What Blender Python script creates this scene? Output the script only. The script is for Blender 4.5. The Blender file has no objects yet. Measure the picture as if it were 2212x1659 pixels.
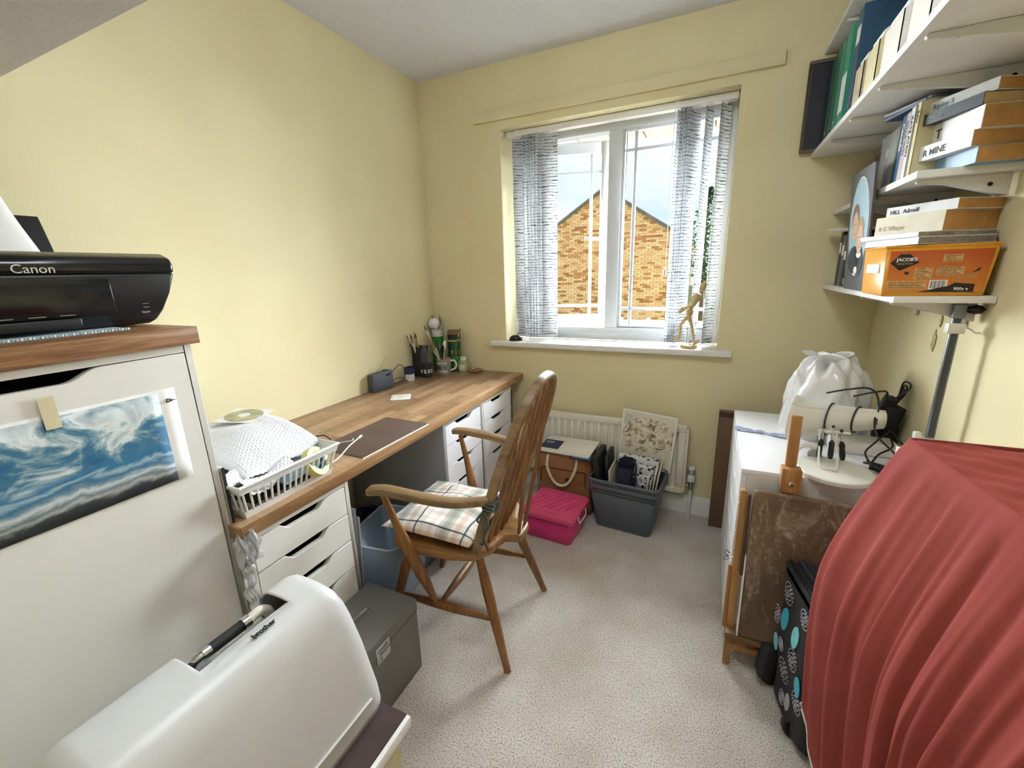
import bpy, bmesh, math, random
from math import sin, cos, pi, radians, sqrt
from mathutils import Vector, Matrix, Euler
SC = bpy.context.scene
COL = SC.collection
R = random.Random(7)

# ------------------------------------------------------------------ camera
YAW, PITCH, ROLL = -0.44010, 0.25581, -0.028975
FPX = 921.35
def cam_axes():
    f = Vector((sin(YAW)*cos(PITCH), cos(YAW)*cos(PITCH), -sin(PITCH)))
    rt = Vector((cos(YAW), -sin(YAW), 0)); up = rt.cross(f)
    return rt*cos(ROLL)+up*sin(ROLL), -rt*sin(ROLL)+up*cos(ROLL), f
cr, cu, cf = cam_axes()
cd = bpy.data.cameras.new('camera'); cam = bpy.data.objects.new('camera', cd); COL.objects.link(cam)
cam.matrix_world = Matrix(((cr.x, cu.x, -cf.x, 1.6702), (cr.y, cu.y, -cf.y, -2.3695), (cr.z, cu.z, -cf.z, 1.3459), (0, 0, 0, 1)))
cd.sensor_width = 36; cd.lens = 36*FPX/2212; cd.clip_start = .02; cd.clip_end = 200
SC.camera = cam

# ------------------------------------------------------------------ world, sun, exposure
WORLD_STRENGTH = 1.02
w = bpy.data.worlds.new('sky'); SC.world = w; w.use_nodes = True
nt = w.node_tree; nt.nodes.clear()
def wn(t, **k):
    n = nt.nodes.new(t)
    for a, b in k.items(): setattr(n, a, b)
    return n
tc = wn('ShaderNodeTexCoord'); mp = wn('ShaderNodeMapping'); mp.inputs['Scale'].default_value = (1, 1, 2.4)
nz = wn('ShaderNodeTexNoise'); nz.inputs['Scale'].default_value = 3.2; nz.inputs['Detail'].default_value = 6; nz.inputs['Roughness'].default_value = .55
rp = wn('ShaderNodeValToRGB'); e = rp.color_ramp.elements
e[0].position = .36; e[0].color = (.60, .72, .84, 1); e[1].position = .56; e[1].color = (.80, .83, .87, 1)
x_ = rp.color_ramp.elements.new(.78); x_.color = (.68, .72, .77, 1)
sep = wn('ShaderNodeSeparateXYZ'); gr = wn('ShaderNodeMapRange'); gr.inputs[1].default_value = -.03; gr.inputs[2].default_value = .01
mx = wn('ShaderNodeMix', data_type='RGBA'); mx.inputs[6].default_value = (.30, .31, .26, 1)
bg = wn('ShaderNodeBackground'); bg.inputs[1].default_value = WORLD_STRENGTH; wo = wn('ShaderNodeOutputWorld')
L = nt.links.new
L(tc.outputs['Generated'], mp.inputs[0]); L(mp.outputs[0], nz.inputs[0]); L(nz.outputs[0], rp.inputs[0])
L(tc.outputs['Generated'], sep.inputs[0]); L(sep.outputs[2], gr.inputs[0]); L(gr.outputs[0], mx.inputs[0])
L(rp.outputs[0], mx.inputs[7]); L(mx.outputs[2], bg.inputs[0]); L(bg.outputs[0], wo.inputs[0])

# bright overcast sun, very soft, coming in at the window
sd = bpy.data.lights.new('sun', 'SUN'); sun = bpy.data.objects.new('sun', sd); COL.objects.link(sun)
sd.energy = 102.0; sd.angle = radians(112); sd.color = (.89, .945, 1.0)
sun.rotation_euler = Vector((-.15, .85, .50)).to_track_quat('Z', 'Y').to_euler()
sun.location = (0, 6, 6)

SC.cycles.adaptive_threshold = .03; SC.cycles.max_bounces = 5; SC.cycles.diffuse_bounces = 3; SC.cycles.glossy_bounces = 3; SC.cycles.transmission_bounces = 6; SC.cycles.transparent_max_bounces = 7
SC.view_settings.view_transform = 'Standard'; SC.view_settings.look = 'None'
SC.view_settings.exposure = 0.38; SC.view_settings.gamma = 1; SC.view_settings.use_curve_mapping = False
FILL_LAMP = 78.0  # strength of the added fill globe under the ceiling

# ------------------------------------------------------------------ materials
def lin(h):
    if not isinstance(h, str): return tuple(h)
    h = h.lstrip('#'); o = []
    for i in (0, 2, 4):
        v = int(h[i:i+2], 16)/255
        o.append(v/12.92 if v <= .04045 else ((v+.055)/1.055)**2.4)
    return tuple(o)
MATS = {}
class NB:
    def __init__(s, name):
        s.m = bpy.data.materials.new(name); s.m.use_nodes = True; s.t = s.m.node_tree; s.t.nodes.clear()
        s.out = s.n('ShaderNodeOutputMaterial'); s.b = s.n('ShaderNodeBsdfPrincipled'); s.l(s.b.outputs[0], s.out.inputs[0])
    def n(s, t, **k):
        x = s.t.nodes.new(t)
        for a, b in k.items(): setattr(x, a, b)
        return x
    def l(s, a, b): s.t.links.new(a, b)
    def set(s, **k):
        for a, b in k.items():
            i = s.b.inputs[a.replace('_', ' ')]; i.default_value = b
    def coord(s, scale=(1, 1, 1), rot=(0, 0, 0), loc=(0, 0, 0), kind='Object'):
        c = s.n('ShaderNodeTexCoord'); m = s.n('ShaderNodeMapping')
        m.inputs['Scale'].default_value = scale; m.inputs['Rotation'].default_value = rot; m.inputs['Location'].default_value = loc
        s.l(c.outputs[kind], m.inputs[0]); return m.outputs[0]
    def noise(s, vec, scale, detail=4, rough=.55, dist=0):
        x = s.n('ShaderNodeTexNoise'); x.inputs['Scale'].default_value = scale; x.inputs['Detail'].default_value = detail
        x.inputs['Roughness'].default_value = rough; x.inputs['Distortion'].default_value = dist
        if vec: s.l(vec, x.inputs[0])
        return x.outputs[0]
    def ramp(s, fac, stops, mode='LINEAR'):
        x = s.n('ShaderNodeValToRGB'); x.color_ramp.interpolation = mode
        el = x.color_ramp.elements
        while len(el) < len(stops): el.new(.5)
        for q, (p, c) in zip(el, stops):
            q.position = p; q.color = (*lin(c), 1)
        s.l(fac, x.inputs[0]); return x.outputs[0]
    def math(s, op, a, b=None, c=None):
        x = s.n('ShaderNodeMath', operation=op)
        for i, v in enumerate((a, b, c)):
            if v is None: continue
            if isinstance(v, (int, float)): x.inputs[i].default_value = v
            else: s.l(v, x.inputs[i])
        return x.outputs[0]
    def mix(s, fac, a, b, mode='MIX'):
        x = s.n('ShaderNodeMix', data_type='RGBA', blend_type=mode)
        for i, v in ((0, fac), (6, a), (7, b)):
            if isinstance(v, (int, float)): x.inputs[i].default_value = v
            elif isinstance(v, (tuple, str)): x.inputs[i].default_value = (*lin(v), 1)
            else: s.l(v, x.inputs[i])
        return x.outputs[2]
    def color(s, c): s.l(c, s.b.inputs['Base Color'])
    def bump(s, h, strength=.3, dist=.002):
        x = s.n('ShaderNodeBump'); x.inputs['Strength'].default_value = strength; x.inputs['Distance'].default_value = dist
        s.l(h, x.inputs['Height']); s.l(x.outputs[0], s.b.inputs['Normal'])
    def xyz(s, vec):
        x = s.n('ShaderNodeSeparateXYZ'); s.l(vec, x.inputs[0]); return x.outputs
def mat(name, col='#888888', rough=.5, metal=0., var=0., vscale=12., bump=0., bscale=60., bdist=.001, spec=None, coat=0, alpha=None, trans=0, ior=None):
    if name in MATS: return MATS[name]
    b = NB(name); c = lin(col)
    b.set(Base_Color=(*c, 1), Roughness=rough, Metallic=metal)
    if spec is not None: b.b.inputs['Specular IOR Level'].default_value = spec
    if coat: b.b.inputs['Coat Weight'].default_value = coat
    if trans: b.b.inputs['Transmission Weight'].default_value = trans
    if ior: b.b.inputs['IOR'].default_value = ior
    if alpha is not None: b.b.inputs['Alpha'].default_value = alpha
    v = b.coord()
    nn = b.noise(v, vscale, 2)
    a = max(var, .03)
    lo = tuple(max(0, x*(1-a)) for x in c); hi = tuple(min(1, x*(1+a)) for x in c)
    b.color(b.ramp(nn, [(.3, lo), (.7, hi)]))
    if bump: b.bump(b.noise(v, bscale, 3), bump, bdist)
    MATS[name] = b.m; return b.m

def wood(name, dark, mid, light, axis=1, scale=9., rough=.42, stretch=14., bump=.12, rings=True):
    if name in MATS: return MATS[name]
    b = NB(name); sc = [1.]*3; sc = [stretch if i != axis else 1.0 for i in range(3)]
    v = b.coord(scale=tuple(sc))
    n1 = b.noise(v, scale*.25, 6, .6, .6); n2 = b.noise(v, scale*1.6, 5, .7)
    f = b.math('ADD', b.math('MULTIPLY', n1, .65), b.math('MULTIPLY', n2, .35))
    b.color(b.ramp(f, [(.34, dark), (.5, mid), (.66, light)]))
    b.set(Roughness=rough); b.bump(n2, bump, .0006); MATS[name] = b.m; return b.m

# walls
b = NB('yellow_emulsion'); v = b.coord(); n1 = b.noise(v, 2.2, 1); n2 = b.noise(v, 180, 1)
b.color(b.ramp(n1, [(.35, '#e0d3a8'), (.65, '#e6dab0')])); b.set(Roughness=.78); b.bump(n2, .22, .0012); YELLOW = b.m
b = NB('ceiling_white'); v = b.coord(); n2 = b.noise(v, 120, 2)
b.color(b.ramp(n2, [(.3, '#e2e4ec'), (.7, '#ecedf3')])); b.set(Roughness=.9); b.bump(n2, .5, .002); CEIL = b.m
b = NB('beige_carpet'); v = b.coord(); n1 = b.noise(v, 210, 2, .7); n2 = b.noise(v, 3.5, 2); n3 = b.noise(v, 520, 1, .7)
c1 = b.ramp(n1, [(.30, '#8f8174'), (.43, '#e9ddcf'), (.58, '#fffbf3')])
c2 = b.ramp(n2, [(.3, '#e3ddd6'), (.7, '#ffffff')])
b.color(b.mix(1., c1, c2, 'MULTIPLY')); b.set(Roughness=.95); b.b.inputs['Specular IOR Level'].default_value = .1
b.bump(b.math('ADD', n1, b.math('MULTIPLY', n3, .5)), 1.0, .0065); CARPET = b.m
GLOSSW = mat('white_gloss_paint', '#eceae6', .3, var=.02)
PVC = mat('white_pvc', '#d6d9dd', .28, var=.015)
RADW = mat('radiator_enamel', '#e9e3d3', .35, var=.02)
LAM = mat('white_laminate', '#e6e3dc', .38, var=.015, vscale=4)
LAMB = mat('white_laminate_bright', '#f0eff0', .36, var=.012, vscale=4)
LAM_SHADED = mat('shaded_white_laminate', '#a9aaac', .5, var=.02)  # white laminate with the kneehole shade painted into its colour
DARKIN = mat('recess_shade', '#1a1918', .8)  # near-black stands in for shade inside drawer units, bracket holes and slots
BLACKP = mat('black_plastic', '#151517', .32, var=.1)
BLACKM = mat('black_matte', '#1d1d1f', .6, var=.15)
GREYP = mat('slate_grey_plastic', '#4c525c', .5, var=.06)
WHITEP = mat('white_plastic', '#eeeeec', .35, var=.02)
CREAMP = mat('cream_plastic', '#e2dfd2', .38, var=.03)
PAPER = mat('white_paper', '#f2f0ec', .7, var=.02)
CHROME = mat('chrome', '#c9cbce', .22, 1.)
STEELG = mat('grey_steel', '#7b8188', .38, .75, var=.1)
# oak block worktop: staves
def staves(name, sx, sy, cols, axis_rot):
    b = NB(name); v = b.coord(rot=axis_rot)
    br = b.n('ShaderNodeTexBrick'); br.offset = .37; br.offset_frequency = 2; br.squash = 1
    b.l(v, br.inputs['Vector']); br.inputs['Scale'].default_value = 1
    br.inputs['Brick Width'].default_value = sx; br.inputs['Row Height'].default_value = sy
    br.inputs['Mortar Size'].default_value = .0004; br.inputs['Mortar Smooth'].default_value = .2; br.inputs['Bias'].default_value = 0
    br.inputs['Color1'].default_value = (0, 0, 0, 1); br.inputs['Color2'].default_value = (1, 1, 1, 1); br.inputs['Mortar'].default_value = (.25, .25, .25, 1)
    v2 = b.coord(rot=axis_rot, scale=(2.2, 30, 30)); n = b.noise(v2, 3, 6, .65, .4)
    f = b.math('ADD', b.math('MULTIPLY', br.outputs[0], .42), b.math('MULTIPLY', n, .58))
    b.color(b.ramp(f, [(.22, cols[0]), (.42, cols[1]), (.58, cols[2]), (.8, cols[3])]))
    b.set(Roughness=.36); b.bump(n, .06, .0005); return b.m
OAKTOP = staves('oak_block_worktop', .34, .043, ('#7a5f46', '#9c7b5b', '#b59270', '#c6a887'), (0, 0, pi/2))
OAKEDGE = wood('worktop_edge', '#7a5636', '#a07a52', '#b8946a', 1, 8, .45)
WALNUT = wood('walnut_worktop', '#4f321d', '#825a3b', '#a98059', 1, 11, .42, 22)
CHAIRW = wood('elm_chair_wood', '#5f3d20', '#875a30', '#a47643', 2, 9, .4, 10)
CHAIRA = wood('elm_arm_wood', '#6a5034', '#886c49', '#a2865f', 0, 9, .45, 10)
CHAIRS = wood('elm_seat_wood', '#6f4a26', '#94683a', '#b0854f', 0, 8, .38, 8)
BEECH = wood('easel_beech', '#82582c', '#a57642', '#bb8d57', 2, 8, .5, 12)
PALEW = wood('pale_wood', '#b5965f', '#cbb07b', '#d9c394', 2, 10, .5, 8)

# ------------------------------------------------------------------ mesh helpers
class MB:
    def __init__(s): s.v = []; s.f = []; s.uv = None
    def add(s, vs, fs):
        o = len(s.v); s.v += [Vector(p) for p in vs]; s.f += [tuple(i+o for i in f) for f in fs]; return s
    def box(s, x0, x1, y0, y1, z0, z1):
        return s.add([(x0,y0,z0),(x1,y0,z0),(x1,y1,z0),(x0,y1,z0),(x0,y0,z1),(x1,y0,z1),(x1,y1,z1),(x0,y1,z1)],
                     [(0,3,2,1),(4,5,6,7),(0,1,5,4),(1,2,6,5),(2,3,7,6),(3,0,4,7)])
    def obox(s, c, size, rot=(0, 0, 0)):
        M_ = Euler(rot).to_matrix(); c = Vector(c); hx, hy, hz = (q/2 for q in size)
        vs = [c+M_@Vector(p) for p in ((-hx,-hy,-hz),(hx,-hy,-hz),(hx,hy,-hz),(-hx,hy,-hz),(-hx,-hy,hz),(hx,-hy,hz),(hx,hy,hz),(-hx,hy,hz))]
        return s.add(vs, [(0,3,2,1),(4,5,6,7),(0,1,5,4),(1,2,6,5),(2,3,7,6),(3,0,4,7)])
    def taper(s, c, b, t, z0, z1):   # frustum box: bottom half sizes b, top half sizes t
        vs = []
        for (hx, hy), z in ((b, z0), (t, z1)):
            vs += [(c[0]-hx,c[1]-hy,z),(c[0]+hx,c[1]-hy,z),(c[0]+hx,c[1]+hy,z),(c[0]-hx,c[1]+hy,z)]
        return s.add(vs, [(0,3,2,1),(4,5,6,7),(0,1,5,4),(1,2,6,5),(2,3,7,6),(3,0,4,7)])
    def prism(s, poly, fn, a, b):    # poly 2-d, fn(u,v,w)->xyz
        n = len(poly); vs = [fn(u, v, a) for u, v in poly]+[fn(u, v, b) for u, v in poly]
        fs = [tuple(range(n-1, -1, -1)), tuple(range(n, 2*n))]+[(i, (i+1) % n, n+(i+1) % n, n+i) for i in range(n)]
        return s.add(vs, fs)
    def tube(s, pts, r, seg=8, cap=True, flat=1.0):
        pts = [Vector(p) for p in pts]; n = len(pts); rs = r if isinstance(r, (list, tuple)) else [r]*n
        vs = []; fs = []; up = None
        for i, p in enumerate(pts):
            t = (pts[min(i+1, n-1)]-pts[max(i-1, 0)]).normalized()
            if up is None: up = Vector((0, 0, 1)) if abs(t.z) < .9 else Vector((1, 0, 0))
            side = t.cross(up)
            if side.length < 1e-5: side = t.orthogonal()
            side.normalize(); up = side.cross(t).normalized()
            for k in range(seg):
                a = 2*pi*k/seg; vs.append(p+side*cos(a)*rs[i]+up*sin(a)*rs[i]*flat)
        for i in range(n-1):
            for k in range(seg): fs.append((i*seg+k, i*seg+(k+1) % seg, (i+1)*seg+(k+1) % seg, (i+1)*seg+k))
        if cap: fs.append(tuple(range(seg-1, -1, -1))); fs.append(tuple(range((n-1)*seg, n*seg)))
        return s.add(vs, fs)
    def lathe(s, prof, c=(0, 0, 0), seg=24, M_=None, sx=1., sy=1.):
        vs = []; fs = []; n = len(prof); c = Vector(c); M_ = M_ or Matrix.Identity(3)
        for r, z in prof:
            for k in range(seg):
                a = 2*pi*k/seg; vs.append(c+M_@Vector((r*cos(a)*sx, r*sin(a)*sy, z)))
        for i in range(n-1):
            for k in range(seg): fs.append((i*seg+k, i*seg+(k+1) % seg, (i+1)*seg+(k+1) % seg, (i+1)*seg+k))
        if prof[0][0] > 1e-5: fs.append(tuple(range(seg-1, -1, -1)))
        if prof[-1][0] > 1e-5: fs.append(tuple(range((n-1)*seg, n*seg)))
        return s.add(vs, fs)
    def grid(s, fn, nu, nv, closeu=False, skip=None):
        vs = [fn(i/(nu if closeu else nu-1), j/(nv-1)) for j in range(nv) for i in range(nu)]
        fs = []
        for j in range(nv-1):
            for i in range(nu if closeu else nu-1):
                if skip and skip(i, j): continue
                a = j*nu+i; b_ = j*nu+(i+1) % nu; fs.append((a, b_, b_+nu, a+nu))
        return s.add(vs, fs)
    def ball(s, c, r, seg=14, rings=8, M_=None):
        rx, ry, rz = r if isinstance(r, (tuple, list)) else (r, r, r); vs = []; fs = []; c = Vector(c); M_ = M_ or Matrix.Identity(3)
        for j in range(rings+1):
            t = pi*j/rings
            for k in range(seg):
                a = 2*pi*k/seg; vs.append(c+M_@Vector((rx*sin(t)*cos(a), ry*sin(t)*sin(a), -rz*cos(t))))
        for j in range(rings):
            for k in range(seg): fs.append((j*seg+k, j*seg+(k+1) % seg, (j+1)*seg+(k+1) % seg, (j+1)*seg+k))
        return s.add(vs, fs)
    def build(s, name, m, parent=None, bevel=0., seg=2, ang=40, solid=0., subsurf=0, off=0):
        me = bpy.data.meshes.new(name); bm = bmesh.new()
        bv = [bm.verts.new(p) for p in s.v]
        for f in s.f:
            try: bm.faces.new([bv[i] for i in f])
            except ValueError: pass
        bmesh.ops.remove_doubles(bm, verts=bm.verts, dist=1e-6)
        dg = [f for f in bm.faces if f.calc_area() < 1e-12]
        if dg: bmesh.ops.delete(bm, geom=dg, context='FACES')
        bmesh.ops.recalc_face_normals(bm, faces=bm.faces)
        if bevel:
            ed = [q for q in bm.edges if len(q.link_faces) == 2 and q.calc_face_angle(0) > radians(28)]
            bmesh.ops.bevel(bm, geom=ed, offset=bevel, segments=seg, profile=.5, affect='EDGES', clamp_overlap=True)
        for f in bm.faces: f.smooth = True
        bm.to_mesh(me); bm.free(); me.materials.append(m)
        me.set_sharp_from_angle(angle=radians(ang))
        o = bpy.data.objects.new(name, me); COL.objects.link(o)
        if parent: o.parent = parent
        if solid:
            q = o.modifiers.new('t', 'SOLIDIFY'); q.thickness = solid; q.offset = off
        if subsurf:
            q = o.modifiers.new('s', 'SUBSURF'); q.levels = q.render_levels = subsurf
        return o
def B(*a): return MB().box(*a)
def tag(o, label, cat, group=None, kind=None):
    if label: o['label'] = label
    if cat: o['category'] = cat
    if group: o['group'] = group
    if kind: o['kind'] = kind
    return o
def thing(name, label, cat, loc=(0, 0, 0), rz=0., group=None, rot=None):
    o = bpy.data.objects.new(name, None); COL.objects.link(o); o.empty_display_size = .05
    o.location = loc; o.rotation_euler = rot or (0, 0, rz); return tag(o, label, cat, group)
def place(o, loc, rz=0., rot=None):
    o.location = loc; o.rotation_euler = rot or (0, 0, rz); return o
def struct(o):
    o['kind'] = 'structure'; return o
def catmull(p, n=6, closed=False):
    p = [Vector(q) for q in p]; o = []; N = len(p)
    for i in range(N if closed else N-1):
        a, b_, c, d = (p[(i-1) % N], p[i], p[(i+1) % N], p[(i+2) % N]) if closed else (p[max(i-1, 0)], p[i], p[i+1], p[min(i+2, N-1)])
        for k in range(n):
            t = k/n; o.append(.5*((2*b_)+(c-a)*t+(2*a-5*b_+4*c-d)*t*t+(3*b_-a-3*c+d)*t**3))
    if not closed: o.append(p[-1])
    return o
def text(s_, size, origin, right, up, m, parent, name='lettering', extr=.0004, align='LEFT', shear=0, bold=0., spacing=1.):
    cu_ = bpy.data.curves.new('txt', 'FONT'); cu_.body = s_; cu_.size = size; cu_.extrude = extr; cu_.align_x = align; cu_.shear = shear; cu_.offset = bold; cu_.space_character = spacing
    cu_.resolution_u = 3
    o = bpy.data.objects.new('txt', cu_); COL.objects.link(o)
    dg = bpy.context.evaluated_depsgraph_get(); me = bpy.data.meshes.new_from_object(o.evaluated_get(dg))
    bpy.data.objects.remove(o); bpy.data.curves.remove(cu_)
    rt = Vector(right).normalized(); u = Vector(up).normalized(); nn = rt.cross(u)
    M_ = Matrix((rt, u, nn)).transposed(); og = Vector(origin)
    for q in me.vertices: q.co = og+M_@q.co
    me.materials.clear(); me.materials.append(m); me.name = name
    q = bpy.data.objects.new(name, me); COL.objects.link(q); q.parent = parent; return q

# ================================================================== the room
W, H, YB = 2.314, 2.429, -3.0
WX0, WX1, WZ0, WZ1 = .524, 1.706, .937, 2.114
struct(B(-.15, W+.15, YB-.15, .32, -.12, 0).build('floor', CARPET))
struct(B(-.15, W+.15, YB-.15, .32, H, H+.12).build('ceiling', CEIL))
struct(B(-.15, 0, YB-.15, .32, 0, H).build('wall_left', YELLOW))
struct(B(W, W+.15, YB-.15, .32, 0, H).build('wall_right', YELLOW))
struct(B(0, W, YB-.15, YB, 0, H).build('wall_rear', YELLOW))
m = MB().box(0, WX0, 0, .30, 0, H).box(WX1, W, 0, .30, 0, H).box(WX0, WX1, 0, .30, 0, WZ0-.03).box(WX0, WX1, 0, .30, WZ1, H)
struct(m.build('wall_back', YELLOW))
# boxed-in bulkhead over the tall drawer unit
struct(B(0, .95, YB, -1.80, 1.843, H).build('wall_bulkhead', CEIL))
# skirting
sk = [(0, 0), (.016, 0), (.016, .075), (.013, .088), (.008, .094), (.008, .10), (.0, .105)]
struct(MB().prism(sk, lambda u, v, w: (w, -u, v), .0, W).build('baseboard_back', GLOSSW))
struct(MB().prism(sk, lambda u, v, w: (W-u, w, v), YB, -.02).build('baseboard_right', GLOSSW))
struct(MB().prism(sk, lambda u, v, w: (u, w, v), YB, -.02).build('baseboard_left', GLOSSW))
# painted batten above the window
struct(B(.366, 1.863, -.02, 0, 2.154, 2.207).build('trim_1', YELLOW, bevel=.003))
# window board
struct(B(.431, 1.774, -.045, .17, .907, .938).build('trim_2', GLOSSW, bevel=.006, seg=3))
# flaked patches of plaster on the right wall
PLAST = mat('bare_plaster', '#b9a877', .9, var=.2, vscale=40, bump=.6, bscale=80, bdist=.003)
def flake(y, z, sy, sz, n, sd):
    r = random.Random(sd); p = [(y+sy*cos(2*pi*i/n)*r.uniform(.7, 1.15), z+sz*sin(2*pi*i/n)*r.uniform(.7, 1.15)) for i in range(n)]
    o = MB().prism(p, lambda u, v, w: (w, u, v), W-.003, W).build('trim_3', PLAST); struct(o)
flake(-.60, 1.10, .013, .035, 12, 1); flake(-.62, 1.165, .007, .018, 9, 2)

# ------------------------------------------------------------------ window
GL = NB('window_glass'); GL.t.nodes.remove(GL.b)
tr = GL.n('ShaderNodeBsdfTransparent'); gs = GL.n('ShaderNodeBsdfGlossy'); gs.inputs['Roughness'].default_value = .02
tr.inputs[0].default_value = (.97, .985, .98, 1)
ly = GL.n('ShaderNodeLayerWeight'); ly.inputs[0].default_value = .12; ms = GL.n('ShaderNodeMixShader')
GL.l(GL.math('MULTIPLY', ly.outputs[0], .5), ms.inputs[0]); GL.l(tr.outputs[0], ms.inputs[1]); GL.l(gs.outputs[0], ms.inputs[2]); GL.l(ms.outputs[0], GL.out.inputs[0])
GLASS = GL.m
SEAL = mat('grey_seal', '#6d7276', .6)
win = bpy.data.objects.new('window_1', None); COL.objects.link(win); struct(win); win.location = (0, .17, 0)
fy0, fy1 = 0, .07
m = MB().box(WX0, .573, fy0, fy1, .94, WZ1).box(1.66, WX1, fy0, fy1, .94, WZ1).box(.573, 1.66, fy0, fy1, 2.063, WZ1).box(.573, 1.66, fy0, fy1, .94, 1.012).box(1.092, 1.163, fy0, fy1, 1.012, 2.063)
m.build('window_frame', PVC, win, bevel=.004)
def bars(parent, x0, x1, z0, z1, y, bx, bz, bz2):
    t = .009
    for x in bx: B(x-t, x+t, y-.006, y+.006, z0, z1).build('glazing_bar', PVC, parent, bevel=.003)
    for z in (bz, bz2): B(x0, x1, y-.005, y+.005, z-t, z+t).build('glazing_bar', PVC, parent, bevel=.003)
# fixed light on the right
fr = MB()
for a in ((1.163, 1.178, 1.012, 2.063), (1.645, 1.66, 1.012, 2.063), (1.178, 1.645, 1.012, 1.027), (1.178, 1.645, 2.048, 2.063)): fr.box(a[0], a[1], .012, .05, a[2], a[3])
fr.build('glazing_bead', PVC, win, bevel=.004)
B(1.172, 1.652, .026, .040, 1.020, 2.056).build('pane', GLASS, win)
bars(win, 1.175, 1.65, 1.018, 2.058, .033, (1.232, 1.592), 1.962, 1.122)
# casement on the left, hung on its left edge and pushed open
sash = bpy.data.objects.new('casement', None); COL.objects.link(sash); sash.parent = win
sash.location = (.577, .03, 0); sash.rotation_euler = (0, 0, radians(15))
sw, s0, s1 = .512, 1.014, 2.060
m = MB().box(0, .055, 0, .05, s0, s1).box(sw-.055, sw, 0, .05, s0, s1).box(.055, sw-.055, 0, .05, s0, s0+.06).box(.055, sw-.055, 0, .05, s1-.06, s1)
m.build('casement_frame', PVC, sash, bevel=.005)
B(.050, sw-.050, .018, .032, s0+.055, s1-.055).build('pane', GLASS, sash)
bars(sash, .05, sw-.05, s0+.055, s1-.055, .025, (.11, sw-.11), s1-.155, s0+.115)
m = MB().box(sw-.045, sw-.02, -.014, 0, 1.49, 1.56).obox((sw-.085, -.022, 1.527), (.12, .014, .02), (0, .05, 0))
m.build('handle', PVC, sash, bevel=.004)
B(.0, .004, -.004, .0, s0, s1).build('rubber_seal', SEAL, sash)

# ------------------------------------------------------------------ vertical blind
b = NB('blind_fabric'); v = b.coord(scale=(1, 1, 1))
q = b.xyz(v); nn = b.noise(b.coord(scale=(9, 9, 30)), 1.6, 3, .6)
st = b.math('SINE', b.math('ADD', b.math('MULTIPLY', q[2], 400), b.math('MULTIPLY', nn, 9)))
n4 = b.noise(b.coord(scale=(14, 14, 60)), 2.0, 2)
f = b.math('GREATER_THAN', b.math('ADD', st, b.math('MULTIPLY', n4, .9)), 1.30)
b.color(b.mix(f, '#eef0f2', '#6c7076')); b.set(Roughness=.8)
tl = b.n('ShaderNodeBsdfTranslucent'); b.l(b.mix(f, '#eef0f2', '#6c7076'), tl.inputs[0]); mm = b.n('ShaderNodeMixShader'); mm.inputs[0].default_value = .35
b.l(b.b.outputs[0], mm.inputs[1]); b.l(tl.outputs[0], mm.inputs[2]); b.l(mm.outputs[0], b.out.inputs[0]); SLAT = b.m
bl = thing('vertical_blind', 'white vertical blind with grey streaked slats drawn back to both sides of the window', 'blind', (0, .088, WZ0))
B(.53, 1.70, -.022, .022, 1.145, 1.176).build('head_rail', GLOSSW, bl, bevel=.004)
for hx in (.60, 1.44): B(hx-.012, hx+.012, -.028, .024, 1.160, 1.177).build('rail_bracket', GLOSSW, bl, bevel=.002)
def slat(x, rz, w_=.089):
    def fn(u, v_):
        a = (u-.5); xx = a*w_; yy = .010*(1-4*a*a)*.6
        return (x+xx*cos(rz)-yy*sin(rz), xx*sin(rz)+yy*cos(rz), .026+v_*1.112)
    o = MB().grid(fn, 9, 2).build('slat', SLAT, bl, solid=.0008)
    ca, sa = cos(rz), sin(rz)
    MB().obox((x, 0, .028), (w_*.95, .003, .018), (0, 0, rz)).build('slat_weight', SLAT, o)
    MB().tube([(x, 0, 1.137), (x, 0, 1.15)], .004, 6).build('slat_hook', WHITEP, o)
slat(.592, radians(28), .062)
for x, a in ((.655, 64), (.680, 60), (.702, 62), (.722, 57), (.742, 50), (.782, 22)): slat(x, radians(a))
for x, a in ((1.462, 66), (1.477, 64), (1.492, 66), (1.507, 62), (1.520, 55)): slat(x, radians(a))
slat(1.584, radians(70)); slat(1.655, radians(58))
MB().tube([(1.432, -.03, 1.14), (1.431, -.03, .9), (1.428, -.03, .40)], .0018, 6).build('pull_cord', WHITEP, bl)
MB().lathe([(.001, .38), (.006, .375), (.0075, .355), (.004, .335), (.001, .33)], (1.428, -.03, .03), 10).build('cord_weight', WHITEP, bl)
MB().tube([(.640, .012, 1.13), (.640, .012, .06)], .002, 6).build('pull_cord', BLACKM, bl)

# ================================================================== outside
# own eaves above the window
SOFF = mat('soffit_boards', '#a8988b', .5, var=.05)
ev = thing('eaves_soffit', 'pale boarded soffit of the eaves outside above the window', 'soffit', (0, .30, 2.15))
for i in range(14):
    x0 = -.4+i*.2; B(x0+.004, x0+.196, .0, .47, 0, .014).build('board', SOFF, ev, bevel=.003)
B(-.4, 2.4, .0, .46, .014, .03).build('backing', mat('soffit_gap', '#6b6259', .8), ev)
B(-.4, 2.4, .47, .50, -.02, .16).build('fascia', PVC, ev, bevel=.004)
B(-.4, 2.4, .50, .60, .06, .14).build('gutter', PVC, ev, bevel=.02, seg=3)
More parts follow.
